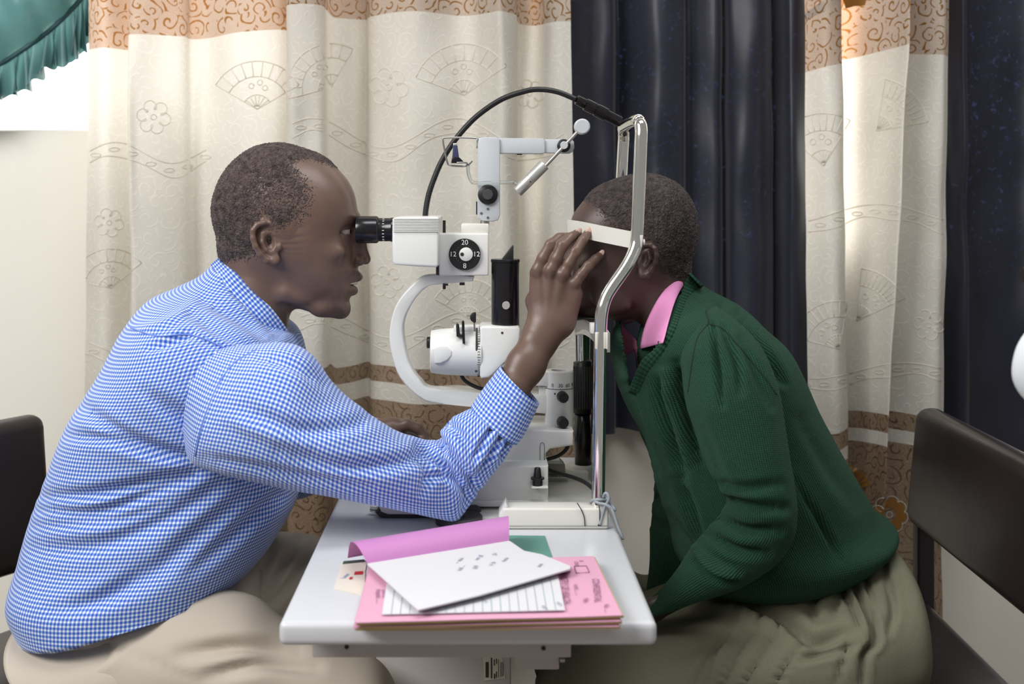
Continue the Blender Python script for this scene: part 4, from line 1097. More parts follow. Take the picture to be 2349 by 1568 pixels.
def cloth_gingham():
    t = NT('blue_gingham'); uv = t.n('ShaderNodeUVMap'); sep = t.n('ShaderNodeSeparateXYZ', i_0=uv.outputs[0])
    def band(s): return t.n('ShaderNodeMapRange', i_0=t.math('SINE', t.math('MULTIPLY', s, 2 * math.pi / 0.0056)), i_1=-0.5, i_2=0.2).outputs[0]
    a, b = band(sep.outputs[0]), band(sep.outputs[1])
    f = t.math('MULTIPLY', t.math('ADD', a, b), 0.5)
    th = t.n('ShaderNodeTexNoise', i_Vector=uv.outputs[0], i_Scale=1500.0)
    c = t.mix(t.math('MAXIMUM', a, b), rgb(236, 241, 250), rgb(134, 164, 224)); c = t.mix(t.math('MULTIPLY', a, b), c, rgb(50, 92, 192))
    t.set(Base_Color=c, Roughness=0.8); t.b.inputs['Sheen Weight'].default_value = 0.2; t.b.inputs['Specular IOR Level'].default_value = 0.2
    t.bump(th.outputs[0], 0.1, 0.0005)
    return t.m


M['gingham'] = cloth_gingham()


def knit_mat(name, a, b, wale=0.0030, axis=0, st=0.55):
    t = NT(name); uv = t.n('ShaderNodeUVMap'); sep = t.n('ShaderNodeSeparateXYZ', i_0=uv.outputs[0])
    w = t.math('SINE', t.math('MULTIPLY', sep.outputs[axis], 2 * math.pi / wale)); c2 = t.math('SINE', t.math('MULTIPLY', sep.outputs[1 - axis], 2 * math.pi / (wale * .8)))
    tc = t.n('ShaderNodeTexCoord'); fz = t.n('ShaderNodeTexNoise', i_Vector=tc.outputs['Object'], i_Scale=700.0, i_Detail=3.0); bl = t.n('ShaderNodeTexNoise', i_Vector=tc.outputs['Object'], i_Scale=9.0)
    h = t.math('ADD', t.math('ADD', w, t.math('MULTIPLY', c2, 0.35)), t.math('MULTIPLY', fz.outputs[0], 1.2))
    f = t.n('ShaderNodeMapRange', i_0=t.math('ADD', t.math('MULTIPLY', w, .28), t.math('ADD', fz.outputs[0], t.math('MULTIPLY', bl.outputs[0], .4))), i_1=0.3, i_2=1.1)
    t.set(Base_Color=t.mix(f.outputs[0], a, b), Roughness=0.9); t.b.inputs['Sheen Weight'].default_value = 0.25; t.b.inputs['Sheen Tint'].default_value = rgb(110, 150, 130); t.b.inputs['Specular IOR Level'].default_value = 0.15
    t.bump(h, st, 0.0012)
    return t.m


M['knit'] = knit_mat('green_knit', rgb(20, 43, 33), rgb(41, 78, 60)); M['rib'] = knit_mat('green_rib_knit', rgb(16, 40, 30), rgb(36, 76, 57), .0068, 1, .9)
M['khaki'] = mat('beige_twill', rgb(192, 182, 168), 0.85, spec=0.2, bump=(500, .1), var=(8, .06)); M['olive'] = mat('grey_green_twill', rgb(110, 110, 92), 0.85, spec=0.2, bump=(700, .18), var=(300, .12))
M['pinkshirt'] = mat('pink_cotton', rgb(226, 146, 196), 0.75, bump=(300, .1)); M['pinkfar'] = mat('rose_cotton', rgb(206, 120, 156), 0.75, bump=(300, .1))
M['belt'] = mat('brown_leather', rgb(80, 68, 58), 0.5)


def blur2(a, sg):
    r = int(3 * sg) + 1; k = np.exp(-0.5 * (np.arange(-r, r + 1) / sg) ** 2); k /= k.sum()
    for ax in (0, 1):
        if a.shape[ax] < 3: continue
        p = np.pad(a, [(r, r) if i == ax else (0, 0) for i in (0, 1)], mode='edge')
        a = np.apply_along_axis(lambda v: np.convolve(v, k, 'valid'), ax, p)
    return a.astype(np.float32)


def head(profile, Wys, R, n, lo, hi, h=2.3):
    """parasagittal sections are the traced side profile, inset towards the sides"""
    s = SDF(lo, hi, h, True)
    sd = poly_sd(cr(profile, 5, True), s.ax[0], s.ax[1]); bl = blur2(sd, 22 / h); dp = np.clip((-sd - 6) / 45, 0, 1); sd = sd + (bl - sd) * (dp * dp * (3 - 2 * dp))
    W = blur2(np.interp(s.ax[1], *Wys)[None, :].repeat(2, 0), 20 / h)[0].astype(np.float32)[None, :, None]
    tz = np.clip(s.ax[2][None, None, :] / W, 0, 0.9995)
    over = np.maximum(s.ax[2][None, None, :] - W, 0)
    s.F = (sd[:, :, None] + R * (1 - (1 - tz ** n) ** (1 / n)) + over * 2).astype(np.float32)
    return s


def hair_shell(s, base, region, amount=2.6, D0=DM, slope=0.16, noise=0.9, seed=1):
    rs = poly_sd(region, s.ax[0], s.ax[1]); off = np.clip(-rs * slope, -7, amount)
    t = SDF((0, 0, 0), (1, 1, 1), s.h, True); t.ax = s.ax; t.F = (base - off[:, :, None]).astype(np.float32)
    V, Q = t.mesh(D0, 1); pv = proj(V); hx = s.h   # keep only the scalp: what lies well outside the hairline is under the skin
    ix = np.clip(((pv[:, 0] - s.ax[0][0]) / hx).round().astype(int), 0, rs.shape[0] - 1); iy = np.clip(((pv[:, 1] - s.ax[1][0]) / hx).round().astype(int), 0, rs.shape[1] - 1)
    ok = rs[ix, iy] < 24; Q = Q[ok[Q].all(1)]; used = np.unique(Q); mp = np.full(len(V), -1); mp[used] = np.arange(len(used)); V, Q = V[used], mp[Q]
    rng = np.random.default_rng(seed); N = vnormals(V, [tuple(q) for q in Q]); d = rng.normal(0, 1, len(V))
    return V + N * (d * noise * D0 / F)[:, None], Q


def ear(s, P_, helix, anti, concha, lobe, tragus, z0):
    s.ell(P_[0], P_[1], 7, rot=P_[2]); s.chain(helix, 4); s.ell(*concha, k=4, cut=True); s.chain(anti, 4); s.ell(*lobe, k=6); s.ell(*tragus, k=5)


def seated(V, xs, zs):
    """cloth pressed flat where it rests on a seat: lower limit of z along x"""
    V = np.array(V); V[:, 2] = np.maximum(V[:, 2], np.interp(V[:, 0], xs, zs)); return V


MX, MZ = [-.9, -.37, -.30], [.494, .494, .43]; GX, GZ = [.20, .255, 1.0], [.40, .539, .539]


# ================================================================== the examiner
MAN = thing('person', 'person in a blue checked shirt looking through the eyepieces', 'person', (-.38, 1.70, 0))
prof = [(625, 331), (583, 340), (545, 364), (516, 396), (497, 434), (488, 472), (490, 507), (499, 542), (503, 571), (512, 600), (560, 660), (640, 690), (700, 712), (718, 717), (737, 722), (768, 725), (788, 723), (796, 716), (799, 705), (800, 691), (805, 680), (810, 666), (809, 648), (818, 630), (821, 616), (814, 604), (810, 590), (808, 560), (813, 530), (819, 512), (824, 494), (820, 478), (815, 450), (806, 427), (794, 408), (771, 383), (746, 362), (717, 349), (663, 333)]
s = head(prof, ([331, 470, 520, 560, 600, 650, 700, 740], [121, 121, 118, 113, 106, 97, 86, 80]), 132, 2.25, (470, 312, 0), (872, 850, 142))
base = s.F.copy()
s.chain([(600, 600, 0, 84), (560, 790, 0, 92)], 30); s.chain([(612, 618, 70, 14), (640, 760, 22, 15)], 16)
base_n = s.F.copy()
s.ell((752, 578, 80), (40, 22, 18), 22); s.chain([(817, 501, 6, 9), (804, 496, 34, 10), (778, 500, 66, 9)], 12)
s.ell((820, 533, 66), (44, 14, 30), 10, True)
s.ell((785, 531, 45), (20.6, 20, 20.6), 6); s.ell((806, 531, 54), (25, 5.4, 26), 2.5, True)
# jaw, chin, masseter
s.ell((684, 636, 64), (44, 46, 13), 36); s.ell((786, 706, 10), (14, 15, 18), 14); s.chain([(655, 672, 70, 10), (735, 708, 44, 10), (780, 712, 14, 10)], 30)
# nose
s.chain([(802, 520, 0, 14), (806, 560, 0, 18), (812, 592, 0, 20)], 10); s.chain([(816, 522, 0, 8.5), (828, 560, 0, 11), (838, 594, 0, 12.5)], 9); s.ell((824, 598, 16), (14, 11.5, 9), 7); s.ell((833, 608, 9), (6.5, 4, 4.5), 2.5, True); s.chain([(816, 586, 24, 2.2), (809, 596, 26, 2.6), (811, 608, 24, 2.2)], 4, 1, True)
# cheek fold and lips
s.chain([(806, 612, 26, 3), (790, 636, 46, 3)], 6, 1, True)
s.chain([(788, 648, 40, 5), (806, 640, 27, 8), (818, 634, 12, 9), (821, 633, 0, 9.5)], 9); s.chain([(788, 652, 40, 5), (802, 662, 26, 8.5), (810, 666, 11, 9.5), (811, 666, 0, 10)], 7)
s.chain([(790, 649, 40, 2.4), (806, 650, 28, 4.4), (820, 651, 12, 5), (826, 651, 0, 5)], 2, 1, True)
ear(s, ((608, 556, 112), (27, 45, 9), -0.42), [(634, 524, 108, 6), (620, 512, 114, 6), (604, 511, 121, 6.5), (589, 516, 126, 6.5), (580, 528, 128, 6.5), (580, 546, 128, 6.5), (586, 565, 127, 6.5), (597, 583, 124, 7), (612, 597, 119, 8), (628, 601, 113, 9)],
    [(602, 535, 119, 4), (601, 555, 120, 4.5), (610, 573, 118, 4.5), (622, 580, 114, 5)], ((619, 556, 126), (14, 23, 17)), ((630, 595, 112), (13, 13, 8)), ((641, 566, 110), (7, 11, 8)), 112)
hv = s.mesh(DM, 1)
region = [(774, 385), (746, 374), (712, 364), (684, 367), (672, 378), (692, 402), (704, 424), (710, 450), (697, 478), (674, 500), (652, 518), (634, 520), (606, 520), (594, 560), (590, 580), (560, 592), (520, 600), (460, 600), (460, 315), (640, 300), (720, 330), (778, 366)]
hr = hair_shell(s, base_n, region, 3.6, DM, .17, .9, 3)
EYE_A = [(782, 531, z) for z in (40, -40)]
# right hand and forearm
h = SDF((1040, 500, -90), (1410, 1080, 150), 2.1); K = 5
D_H = 1.622
for a, b, ra, rb in (((1238, 738, 0), (1232, 628, 0), 27, 17), ((1252, 742, 2), (1262, 626, 8), 28, 17.5), ((1268, 744, 2), (1290, 634, 8), 28, 17), ((1286, 742, -2), (1318, 652, 2), 26, 15), ((1296, 735, -4), (1322, 676, -2), 25, 15)): h.cone(a, b, ra, rb, 16, 1.35)
h.chain([(1262, 742, -4, 46), (1236, 782, 8, 39), (1206, 838, 32, 42), (1168, 904, 56, 38), (1120, 985, 82, 27)], 22, 1.25)
h.ell((1249, 775, 22), (13, 12, 8), 12)
for f in ([(1233, 624, 2, 17), (1246, 592, 10, 14.2), (1263, 562, 12, 13.6), (1283, 546, -2, 11.8), (1302, 543, -16, 10.4)], [(1263, 624, 10, 17), (1277, 592, 18, 13.6), (1291, 563, 20, 13.2), (1310, 544, 4, 11.4), (1325, 535, -19, 10.2)],
          [(1290, 632, 9, 16.5), (1305, 604, 16, 13.2), (1321, 577, 18, 12.8), (1337, 551, 7, 11.2), (1348, 536, -7, 10.2)], [(1318, 650, 3, 14.5), (1333, 630, 8, 12), (1350, 610, 8, 11.5), (1366, 594, -12, 10.4), (1377, 585, -27, 9.4)]):
    h.chain(f, 4)
for x, y, z in ((1233, 618, 12), (1263, 618, 21), (1291, 628, 20), (1319, 648, 12)): h.ell((x, y, z), (11, 10, 8), 9)
for a, b in (((1262, 620, 19), (1256, 735, 17)), ((1290, 630, 18), (1266, 735, 16)), ((1234, 622, 10), (1246, 735, 15))): h.cone(a, b, 4.5, 3, 14)
for x, y, z, an in ((1263, 562, 26, .9), (1291, 563, 34, .95), (1321, 577, 31, 1.0), (1350, 610, 20, .75)):
    dx, dy = math.cos(an - .95) * 8, math.sin(an - .2) * 6
    for q in (-4, 0, 4): h.cone((x - 8 + q * .6, y - 4 - q, z), (x + 8 + q * .6, y + 4 - q, z), 1.5, 1.5, 2.5, 1, True)
h.chain([(1236, 728, -18, 24), (1226, 690, -36, 19), (1238, 646, -52, 15), (1262, 612, -58, 12), (1280, 596, -56, 10.5)], 10)
rh = h.mesh(D_H, 1)
# left hand on the joystick
g = SDF((640, 930, -70), (1010, 1080, 60), 2.3)
g.chain([(660, 1040, 0, 46), (800, 1010, 0, 44), (862, 998, 0, 34)], 20, 1.2); g.chain([(862, 996, 0, 34), (900, 985, 2, 26), (918, 982, 2, 20)], 16)
for q, (dz, dy) in enumerate(((14, 2), (-4, 0), (-20, 3), (-34, 8))):
    g.chain([(908, 982 + dy, dz, 16), (932, 972 + dy, dz, 13.5), (958, 981 + dy, dz, 12.5), (974, 998 + dy, dz, 11)], 4)
g.chain([(890, 1000, 22, 18), (920, 1014, 30, 14), (950, 1016, 26, 12), (968, 1010, 20, 10.5)], 7)
lh2 = g.mesh(1.715, 1)
# shirt and body lofts
TOR = [(82, 1420, 590, 1285, 1.70, .192, 2.4), (45, 1350, 640, 1220, 1.70, .190, 2.4), (66, 1258, 680, 1140, 1.70, .178, 2.3), (99, 1150, 690, 1060, 1.70, .176, 2.3), (124, 1082, 692, 1000, 1.70, .178, 2.3), (161, 998, 694, 930, 1.70, .184, 2.3), (196, 930, 698, 880, 1.70, .19, 2.3), (256, 833, 700, 838, 1.70, .196, 2.2), (300, 752, 694, 800, 1.70, .19, 2.1), (346, 690, 688, 775, 1.70, .165, 2.0), (402, 661, 682, 762, 1.70, .125, 2), (455, 636, 676, 758, 1.70, .088, 2), (492, 606, 668, 752, 1.70, .066, 2)]
body_in = [(r[0] + 26, r[1] - 4, r[2] - 30, r[3] + 4, r[4], r[5] * .82, 2) for r in TOR[:-2]]
bt = loft_data(body_in, 3, 32)[:2]
lg = []
LEG_N = [(90, 1440, 330, 1700, 1.62, .085), (330, 1420, 420, 1740, 1.58, .085), (560, 1392, 610, 1720, 1.55, .078), (720, 1450, 740, 1720, 1.52, .07), (850, 1500, 860, 1740, 1.52, .065), (905, 1560, 880, 1760, 1.52, .06)]
SLV = [(470, 800, 430, 1010, 1.56, .06, 2), (560, 792, 448, 1058, 1.525, .075, 2.1), (645, 786, 520, 1086, 1.50, .083, 2.1), (705, 812, 610, 1104, 1.49, .085, 2.1), (762, 884, 690, 1122, 1.49, .08, 2.1), (820, 936, 770, 1138, 1.49, .072, 2.1), (882, 975, 860, 1154, 1.50, .064, 2.1), (945, 1003, 935, 1170, 1.515, .057, 2.1), (988, 1014, 1000, 1186, 1.538, .051, 2.1), (1012, 1006, 1052, 1190, 1.553, .046, 2.1), (1014, 988, 1086, 1148, 1.553, .042, 2.1), (1032, 965, 1122, 1102, 1.554, .041, 2), (1060, 946, 1152, 1062, 1.561, .040, 2), (1086, 934, 1178, 1016, 1.57, .038, 2)]
arm_in = loft_data([(r[0] * .74 + r[2] * .26, r[1] * .74 + r[3] * .26, r[2] * .74 + r[0] * .26, r[3] * .74 + r[1] * .26, r[4] + .006, r[5] * .46, 2) for r in SLV], 3, 28)[:2]
V, Q = shells(hv, rh, lh2, bt, arm_in)
bd = mesh_obj('body', V, Q, M['skin_a'], MAN)
mesh_obj('hair', *hr, M['hair_a'], MAN)
def sph(name, c, r, m, parent, sx=1, sy=1, sz=1, axis=None):
    bm = bmesh.new(); bmesh.ops.create_uvsphere(bm, u_segments=24, v_segments=14, radius=r)
    for v in bm.verts: v.co = Vector((v.co.x * sx, v.co.y * sy, v.co.z * sz)) + Vector(c)
    return bm_obj(name, bm, m, parent, 0)
def PZ(x, y, z, D0=DM): return P(x, y, D0 - z * D0 / F)
for z in (45, -45):
    e = sph('eye', PZ(785.5, 531, z), 18.9 * DM / F, M['eye'], bd); sph('iris', PZ(785.5, 531, z) + Vector((.0086, 0, 0)), .0052, M['iris'], bd, .75, 1, 1)
th = [PZ(*q) for q in ((792, 648, 36), (806, 648, 26), (815, 648, 13), (817, 648, 0), (815, 648, -13), (806, 648, -26), (792, 648, -36))]
tube('teeth', cr([tuple(v) for v in th], 4), .0030, M['teeth'], bd, 8)
ls = SDF((770, 615, 0), (850, 690, 60), 1.3, True)
ls.chain([(789, 648, 39, 4.6), (806, 641, 27, 7.4), (819, 636, 12, 9.3), (822.5, 635, 0, 9.8)], 4); ls.chain([(789, 652, 39, 4.6), (802, 662, 26, 8.2), (810.5, 666, 11, 9.5), (811.5, 666, 0, 10)], 4)
ls.chain([(786, 649, 42, 3.0), (806, 650, 28, 4.6), (820, 651, 12, 5.2), (826, 651, 0, 5.2)], 1.5, 1, True)
mesh_obj('lips', *ls.mesh(DM, 1), M['lip_a'], bd)
bvh_h = bvh_of(*rh)
for x, y, an, w in ((1327, 530, .62, 9.2), (1350, 529, 1.0, 9.4), (1380, 580, .85, 8.2)):
    c = on(bvh_h, x, y, -.0008); bm = bmesh.new(); bmesh.ops.create_uvsphere(bm, u_segments=16, v_segments=10, radius=1)
    for v in bm.verts:
        lx_, ly, lz = v.co.x * w * 1.05, v.co.y * 2.0, v.co.z * w * .72
        q = Vector((lx_ * math.cos(an) - lz * math.sin(an), ly + lx_ * .45, lx_ * math.sin(an) + lz * math.cos(an))) * (D_H / F); v.co = c + q
    bm_obj('fingernail', bm, M['nail'], bd, 0)

# -- shirt
V, Fc, UV = loft_data(TOR, 12, 180)
V = fuzz(V, Fc, 9, .004, 2)
V = wrinkle(V, Fc, [([(195, 935), (260, 985), (360, 1030), (450, 1052)], 20, -.006), ([(163, 1000), (240, 1008), (340, 1035), (452, 1062)], 17, -.005), ([(105, 1140), (200, 1135), (330, 1110), (470, 1072)], 20, -.006), ([(95, 1170), (210, 1175), (330, 1140), (480, 1078)], 18, -.006), ([(88, 1205), (180, 1200), (300, 1185), (420, 1130)], 18, -.004),
    ([(80, 1260), (230, 1250), (400, 1180), (540, 1090)], 26, -.005), ([(180, 1400), (330, 1330), (450, 1230), (600, 1110)], 30, -.005), ([(120, 1400), (240, 1370), (330, 1300)], 24, -.004), ([(440, 1310), (520, 1240), (600, 1170), (660, 1120)], 24, -.005),
    ([(345, 800), (400, 780), (440, 765)], 13, -.006), ([(430, 770), (520, 800), (560, 812)], 12, -.003), ([(330, 900), (420, 960), (460, 1000)], 24, -.004), ([(470, 690), (560, 735), (620, 780)], 18, -.005), ([(440, 720), (520, 770), (590, 800)], 16, -.004), ([(520, 650), (580, 705), (640, 770)], 14, -.004), ([(300, 760), (380, 740), (440, 700)], 14, .002)])
shirt = mesh_obj('shirt', V, Fc, M['gingham'], MAN, True, UV); bv_t = bvh_of(V, Fc)
V, Fc, UV = loft_data(SLV, 10, 140)
V = fuzz(V, Fc, 13, .0035, 8)
V = wrinkle(V, Fc, [([(560, 935), (690, 985), (800, 975), (850, 960)], 22, -.004), ([(470, 1050), (600, 1075), (760, 1105), (850, 1115)], 18, -.004), ([(640, 1040), (780, 1070), (920, 1060), (980, 1030)], 24, -.005), ([(960, 1020), (1000, 1050), (1050, 1100), (1075, 1140)], 14, -.007), ([(1010, 1010), (1040, 1050), (1080, 1100), (1095, 1125)], 13, -.006), ([(985, 1100), (1010, 1090), (1060, 1110)], 14, -.004), ([(970, 1130), (985, 1080), (960, 1040)], 16, -.005), ([(1020, 970), (1050, 985), (1090, 1050)], 14, -.005),
    ([(1140, 965), (1110, 1010), (1090, 1050)], 9, -.005), ([(1160, 985), (1130, 1040), (1110, 1070)], 9, -.005), ([(1175, 1000), (1150, 1045)], 8, -.004), ([(1060, 1180), (1080, 1120), (1120, 1060)], 14, -.003), ([(600, 820), (680, 840), (740, 880)], 18, -.004), ([(520, 960), (600, 990), (700, 1020)], 20, .003)])
slv = mesh_obj('sleeve', V, Fc, M['gingham'], shirt, True, UV); bv_s = bvh_of(V, Fc)
# cuff: an open double-walled band
def band_shell(rungs, th, per=8, seg=72):
    V, Fc, UV = loft_data(rungs, per, seg, False); n = len(V) // seg; N = vnormals(V, Fc); c = V.mean(0)
    if ((V - c) * N).sum() < 0: N = -N
    V2 = V - N * th; m = len(V); F2 = [tuple(i + m for i in f[::-1]) for f in Fc]; UV2 = []
    for k in range(0, len(UV), 4): UV2 += UV[k:k + 4][::-1]
    rim, UVr = [], []
    for r0 in (0, (n - 1) * seg):
        for j in range(seg):
            k = (j + 1) % seg; rim.append((r0 + j, r0 + k, m + r0 + k, m + r0 + j)); UVr += [(0, 0)] * 4
    return np.vstack([V, V2]), Fc + F2 + rim, UV + UV2 + UVr
V, Fc, UV = band_shell([(1080, 932, 1186, 1018, 1.572, .040), (1092, 914, 1200, 1000, 1.578, .041), (1118, 878, 1220, 962, 1.585, .041), (1148, 840, 1237, 925, 1.592, .040)], .0018)
mesh_obj('cuff', V, Fc, M['gingham'], shirt, True, UV)
# far sleeve
V, Fc, UV = loft_data([(560, 830, 520, 980, 1.86, .06), (640, 850, 560, 1060, 1.90, .065), (720, 950, 630, 1130, 1.90, .06), (770, 1020, 690, 1140, 1.88, .055), (800, 985, 790, 1095, 1.83, .05), (850, 962, 850, 1045, 1.76, .042), (872, 966, 872, 1034, 1.74, .036)], 8, 60)
mesh_obj('sleeve', fuzz(V, Fc, 14, .004, 5), Fc, M['gingham'], shirt, True, UV)
# collar: stand and fall round the neck
V = []; UV = []; path = cr([(506, 590, 0), (540, 622, 62), (585, 668, 80), (625, 712, 78), (655, 752, 52), (668, 772, 14)], 8)
prev = None; acc = 0; rows = []
for i, q in enumerate(path):
    tgt = path[min(i + 1, len(path) - 1)] - path[max(i - 1, 0)]; tgt /= np.linalg.norm(tgt) + 1e-9
    wdt = np.interp(i / len(path), [0, .25, .7, 1], [36, 54, 62, 74])
    row = []
    for k in range(7):
        s_ = k / 6; out = math.sin(s_ * 1.9) * 10 - (6 if k == 0 else 0)
        x = q[0] - wdt * s_ * .55 - 2 * s_; y = q[1] + wdt * s_ * .52 * (1 if i else 1); z = q[2] + out + 9 * s_
        row.append((x, y, z))
    rows.append(row)
for sg in (1, -1):
    V, Fc, UV = [], [], []
    for i, row in enumerate(rows):
        for k, (x, y, z) in enumerate(row): V.append(PZ(x, y, (z + 4) * sg))
    for i in range(len(rows) - 1):
        for k in range(6):
            Fc.append((i * 7 + k, (i + 1) * 7 + k, (i + 1) * 7 + k + 1, i * 7 + k + 1))
            for ii, kk in ((i, k), (i + 1, k), (i + 1, k + 1), (i, k + 1)): UV.append((ii * .0039, kk * .0055))
    m = len(V); nn = vnormals(np.array([tuple(v) for v in V]), Fc); V = V + [Vector(v) - Vector(nn[i]) * .0016 for i, v in enumerate(V)]; F2 = [tuple(m + q for q in f[::-1]) for f in Fc]
    mesh_obj('collar', V, Fc + F2, M['gingham'], shirt, True, UV + UV)
# seams: armhole and yoke
def seam(name, pts, bv, m, parent, r=.0011): return tube(name, [on(bv, x, y, .0003) for x, y in cr(pts, 8)], r, m, parent, 6)
M['seamblue'] = mat('blue_stitch', rgb(112, 142, 216), .8)
seam('seam', [(590, 800), (545, 826), (514, 860), (488, 908), (462, 980), (448, 1045)], bv_s, M['seamblue'], shirt)
seam('seam', [(300, 752), (360, 770), (440, 768), (520, 800), (556, 818)], bv_t, M['seamblue'], shirt)
# hem roll
# -- trousers
tro = [(62, 1425, 300, 1660, 1.63, .092, 2.2), (112, 1425, 420, 1700, 1.615, .098, 2.2), (262, 1402, 500, 1700, 1.59, .096, 2.2), (450, 1362, 560, 1690, 1.565, .090, 2.1), (560, 1372, 640, 1700, 1.55, .088, 2.1), (660, 1440, 720, 1710, 1.54, .08, 2), (780, 1486, 800, 1720, 1.535, .075, 2), (860, 1525, 865, 1730, 1.535, .07, 2), (900, 1580, 895, 1730, 1.535, .06, 2), (912, 1640, 905, 1720, 1.535, .03, 2)]
V, Fc, UV = loft_data(tro, 9, 110); V = fuzz(V, Fc, 8, .006, 4)
V = wrinkle(V, Fc, [([(215, 1420), (240, 1460), (190, 1490), (100, 1500)], 20, -.011), ([(260, 1440), (320, 1420), (420, 1390)], 16, -.009), ([(230, 1465), (300, 1500), (380, 1530), (470, 1568)], 8, -.0025), ([(420, 1500), (560, 1480), (680, 1490)], 24, -.009), ([(480, 1550), (600, 1520), (720, 1530)], 24, -.008), ([(90, 1540), (200, 1520), (260, 1480)], 20, -.010), ([(140, 1430), (180, 1450), (170, 1475)], 14, -.004)])
trs = mesh_obj('trousers', seated(V, MX, MZ), Fc, M['khaki'], MAN, True, UV)
V, Fc, UV = loft_data([(430, 1290, 420, 1560, 1.72, .10, 2.2), (520, 1250, 520, 1560, 1.76, .10), (600, 1226, 610, 1520, 1.82, .085), (690, 1228, 700, 1480, 1.85, .08), (760, 1240, 770, 1470, 1.86, .075), (840, 1260, 850, 1460, 1.86, .065), (890, 1300, 890, 1440, 1.86, .04)], 9, 90)
V = fuzz(V, Fc, 9, .006, 6)
V = wrinkle(V, Fc, [([(625, 1230), (610, 1300), (585, 1400)], 12, -.006), ([(690, 1235), (640, 1310), (600, 1400)], 14, -.007), ([(712, 1250), (660, 1340), (610, 1400)], 12, -.006), ([(560, 1300), (580, 1340), (585, 1400)], 10, -.006)])
mesh_obj('trouser_leg', seated(V, MX, MZ), Fc, M['khaki'], trs, True, UV)
V, Fc, UV = loft_data([(60, 1415, 250, 1600, 1.66, .155, 2.4), (160, 1412, 350, 1610, 1.66, .16, 2.4), (330, 1368, 470, 1600, 1.66, .155, 2.4), (470, 1310, 560, 1590, 1.68, .13, 2.3), (570, 1284, 610, 1560, 1.70, .09, 2)], 8, 80)
mesh_obj('trouser_seat', seated(fuzz(V, Fc, 8, .004, 9), MX, MZ), Fc, M['khaki'], trs, True, UV)
for dd, x0 in ((1.535, 862), (1.86, 852)):
    k0 = P(x0, 1640 if dd < 1.7 else 1380, dd); ax_ = -.36
    V, Fc = tube_data([k0, k0.lerp(Vector((ax_, dd, .09)), .5), Vector((ax_, dd, .09))], [.06, .055, .05], 24); mesh_obj('trouser_shin', V, Fc, M['khaki'], trs)
    tube('shoe', cr([(ax_ - .06, dd, .05), (ax_, dd, .055), (ax_ + .08, dd, .045), (ax_ + .15, dd, .035), (ax_ + .18, dd, .03)], 4), [.03] + [.05] * 3 + [.048] * 4 + [.045] * 4 + [.04] * 4 + [.02], M['belt'], MAN, 16, flat=(1, .9))

# ================================================================== the patient
GIRL = thing('person', 'person in a green sweater resting the forehead against the white band', 'person', (.5, 1.70, 0))
prof = [(1416, 412), (1377, 428), (1349, 449), (1330, 470), (1317, 488), (1311, 503), (1307, 525), (1307, 545), (1312, 562), (1317, 590), (1315, 620), (1309, 640), (1310, 665), (1315, 685), (1312, 704), (1320, 720), (1345, 727), (1380, 729), (1420, 736), (1470, 730), (1530, 680), (1568, 630), (1580, 605), (1590, 580), (1597, 552), (1599, 530), (1596, 494), (1585, 462), (1563, 432), (1531, 411), (1492, 401), (1460, 401)]
s = head(prof, ([400, 470, 540, 600, 660, 730], [112, 112, 108, 100, 88, 76]), 122, 2.25, (1250, 380, 0), (1700, 920, 130))
s.chain([(1502, 630, 0, 70), (1590, 815, 0, 82)], 28); s.chain([(1500, 640, 60, 12), (1505, 780, 34, 13)], 15)
base_n = s.F.copy()
s.ell((1362, 610, 72), (36, 20, 16), 20); s.chain([(1312, 548, 6, 8), (1326, 544, 34, 9), (1350, 547, 62, 8)], 11)
s.ell((1312, 578, 36), (18, 12, 22), 10, True); s.ell((1342, 576, 40), (18, 17, 18), 6); s.ell((1324, 576, 42), (17, 3.6, 20), 3, True)
s.ell((1400, 680, 70), (44, 36, 16), 24); s.chain([(1440, 700, 68, 9), (1370, 722, 44, 9), (1325, 716, 12, 10)], 18)
s.chain([(1324, 562, 0, 14), (1320, 600, 0, 18), (1316, 632, 0, 20)], 10); s.chain([(1312, 566, 0, 8), (1300, 600, 0, 10), (1290, 630, 0, 11.5)], 9); s.ell((1302, 634, 17), (13, 10, 9), 6)
s.chain([(1330, 676, 36, 5), (1314, 668, 24, 8), (1303, 662, 0, 9.5)], 7); s.chain([(1330, 680, 36, 5), (1316, 688, 24, 8), (1308, 692, 0, 9.5)], 7)
ear(s, ((1486, 600, 102), (20, 38, 8), 0.3), [(1470, 566, 98, 5), (1480, 561, 105, 5.5), (1493, 561, 112, 5.5), (1503, 570, 116, 5.5), (1506, 586, 117, 5.5), (1503, 603, 115, 5.5), (1496, 618, 111, 6), (1486, 630, 106, 7), (1477, 633, 102, 8)],
    [(1488, 578, 110, 3.5), (1491, 595, 111, 4), (1484, 610, 108, 4)], ((1479, 592, 116), (10, 18, 15)), ((1475, 629, 101), (11, 12, 8)), ((1466, 602, 99), (6, 10, 7)), 102)
gv = s.mesh(DM, 1)
region = [(1338, 458), (1360, 468), (1384, 492), (1402, 516), (1424, 530), (1450, 542), (1470, 556), (1482, 552), (1506, 562), (1514, 590), (1516, 616), (1536, 634), (1560, 640), (1590, 640), (1650, 600), (1650, 380), (1400, 370), (1338, 420)]
ghr = hair_shell(s, base_n, region, 3.4, DM, .17, .85, 7)
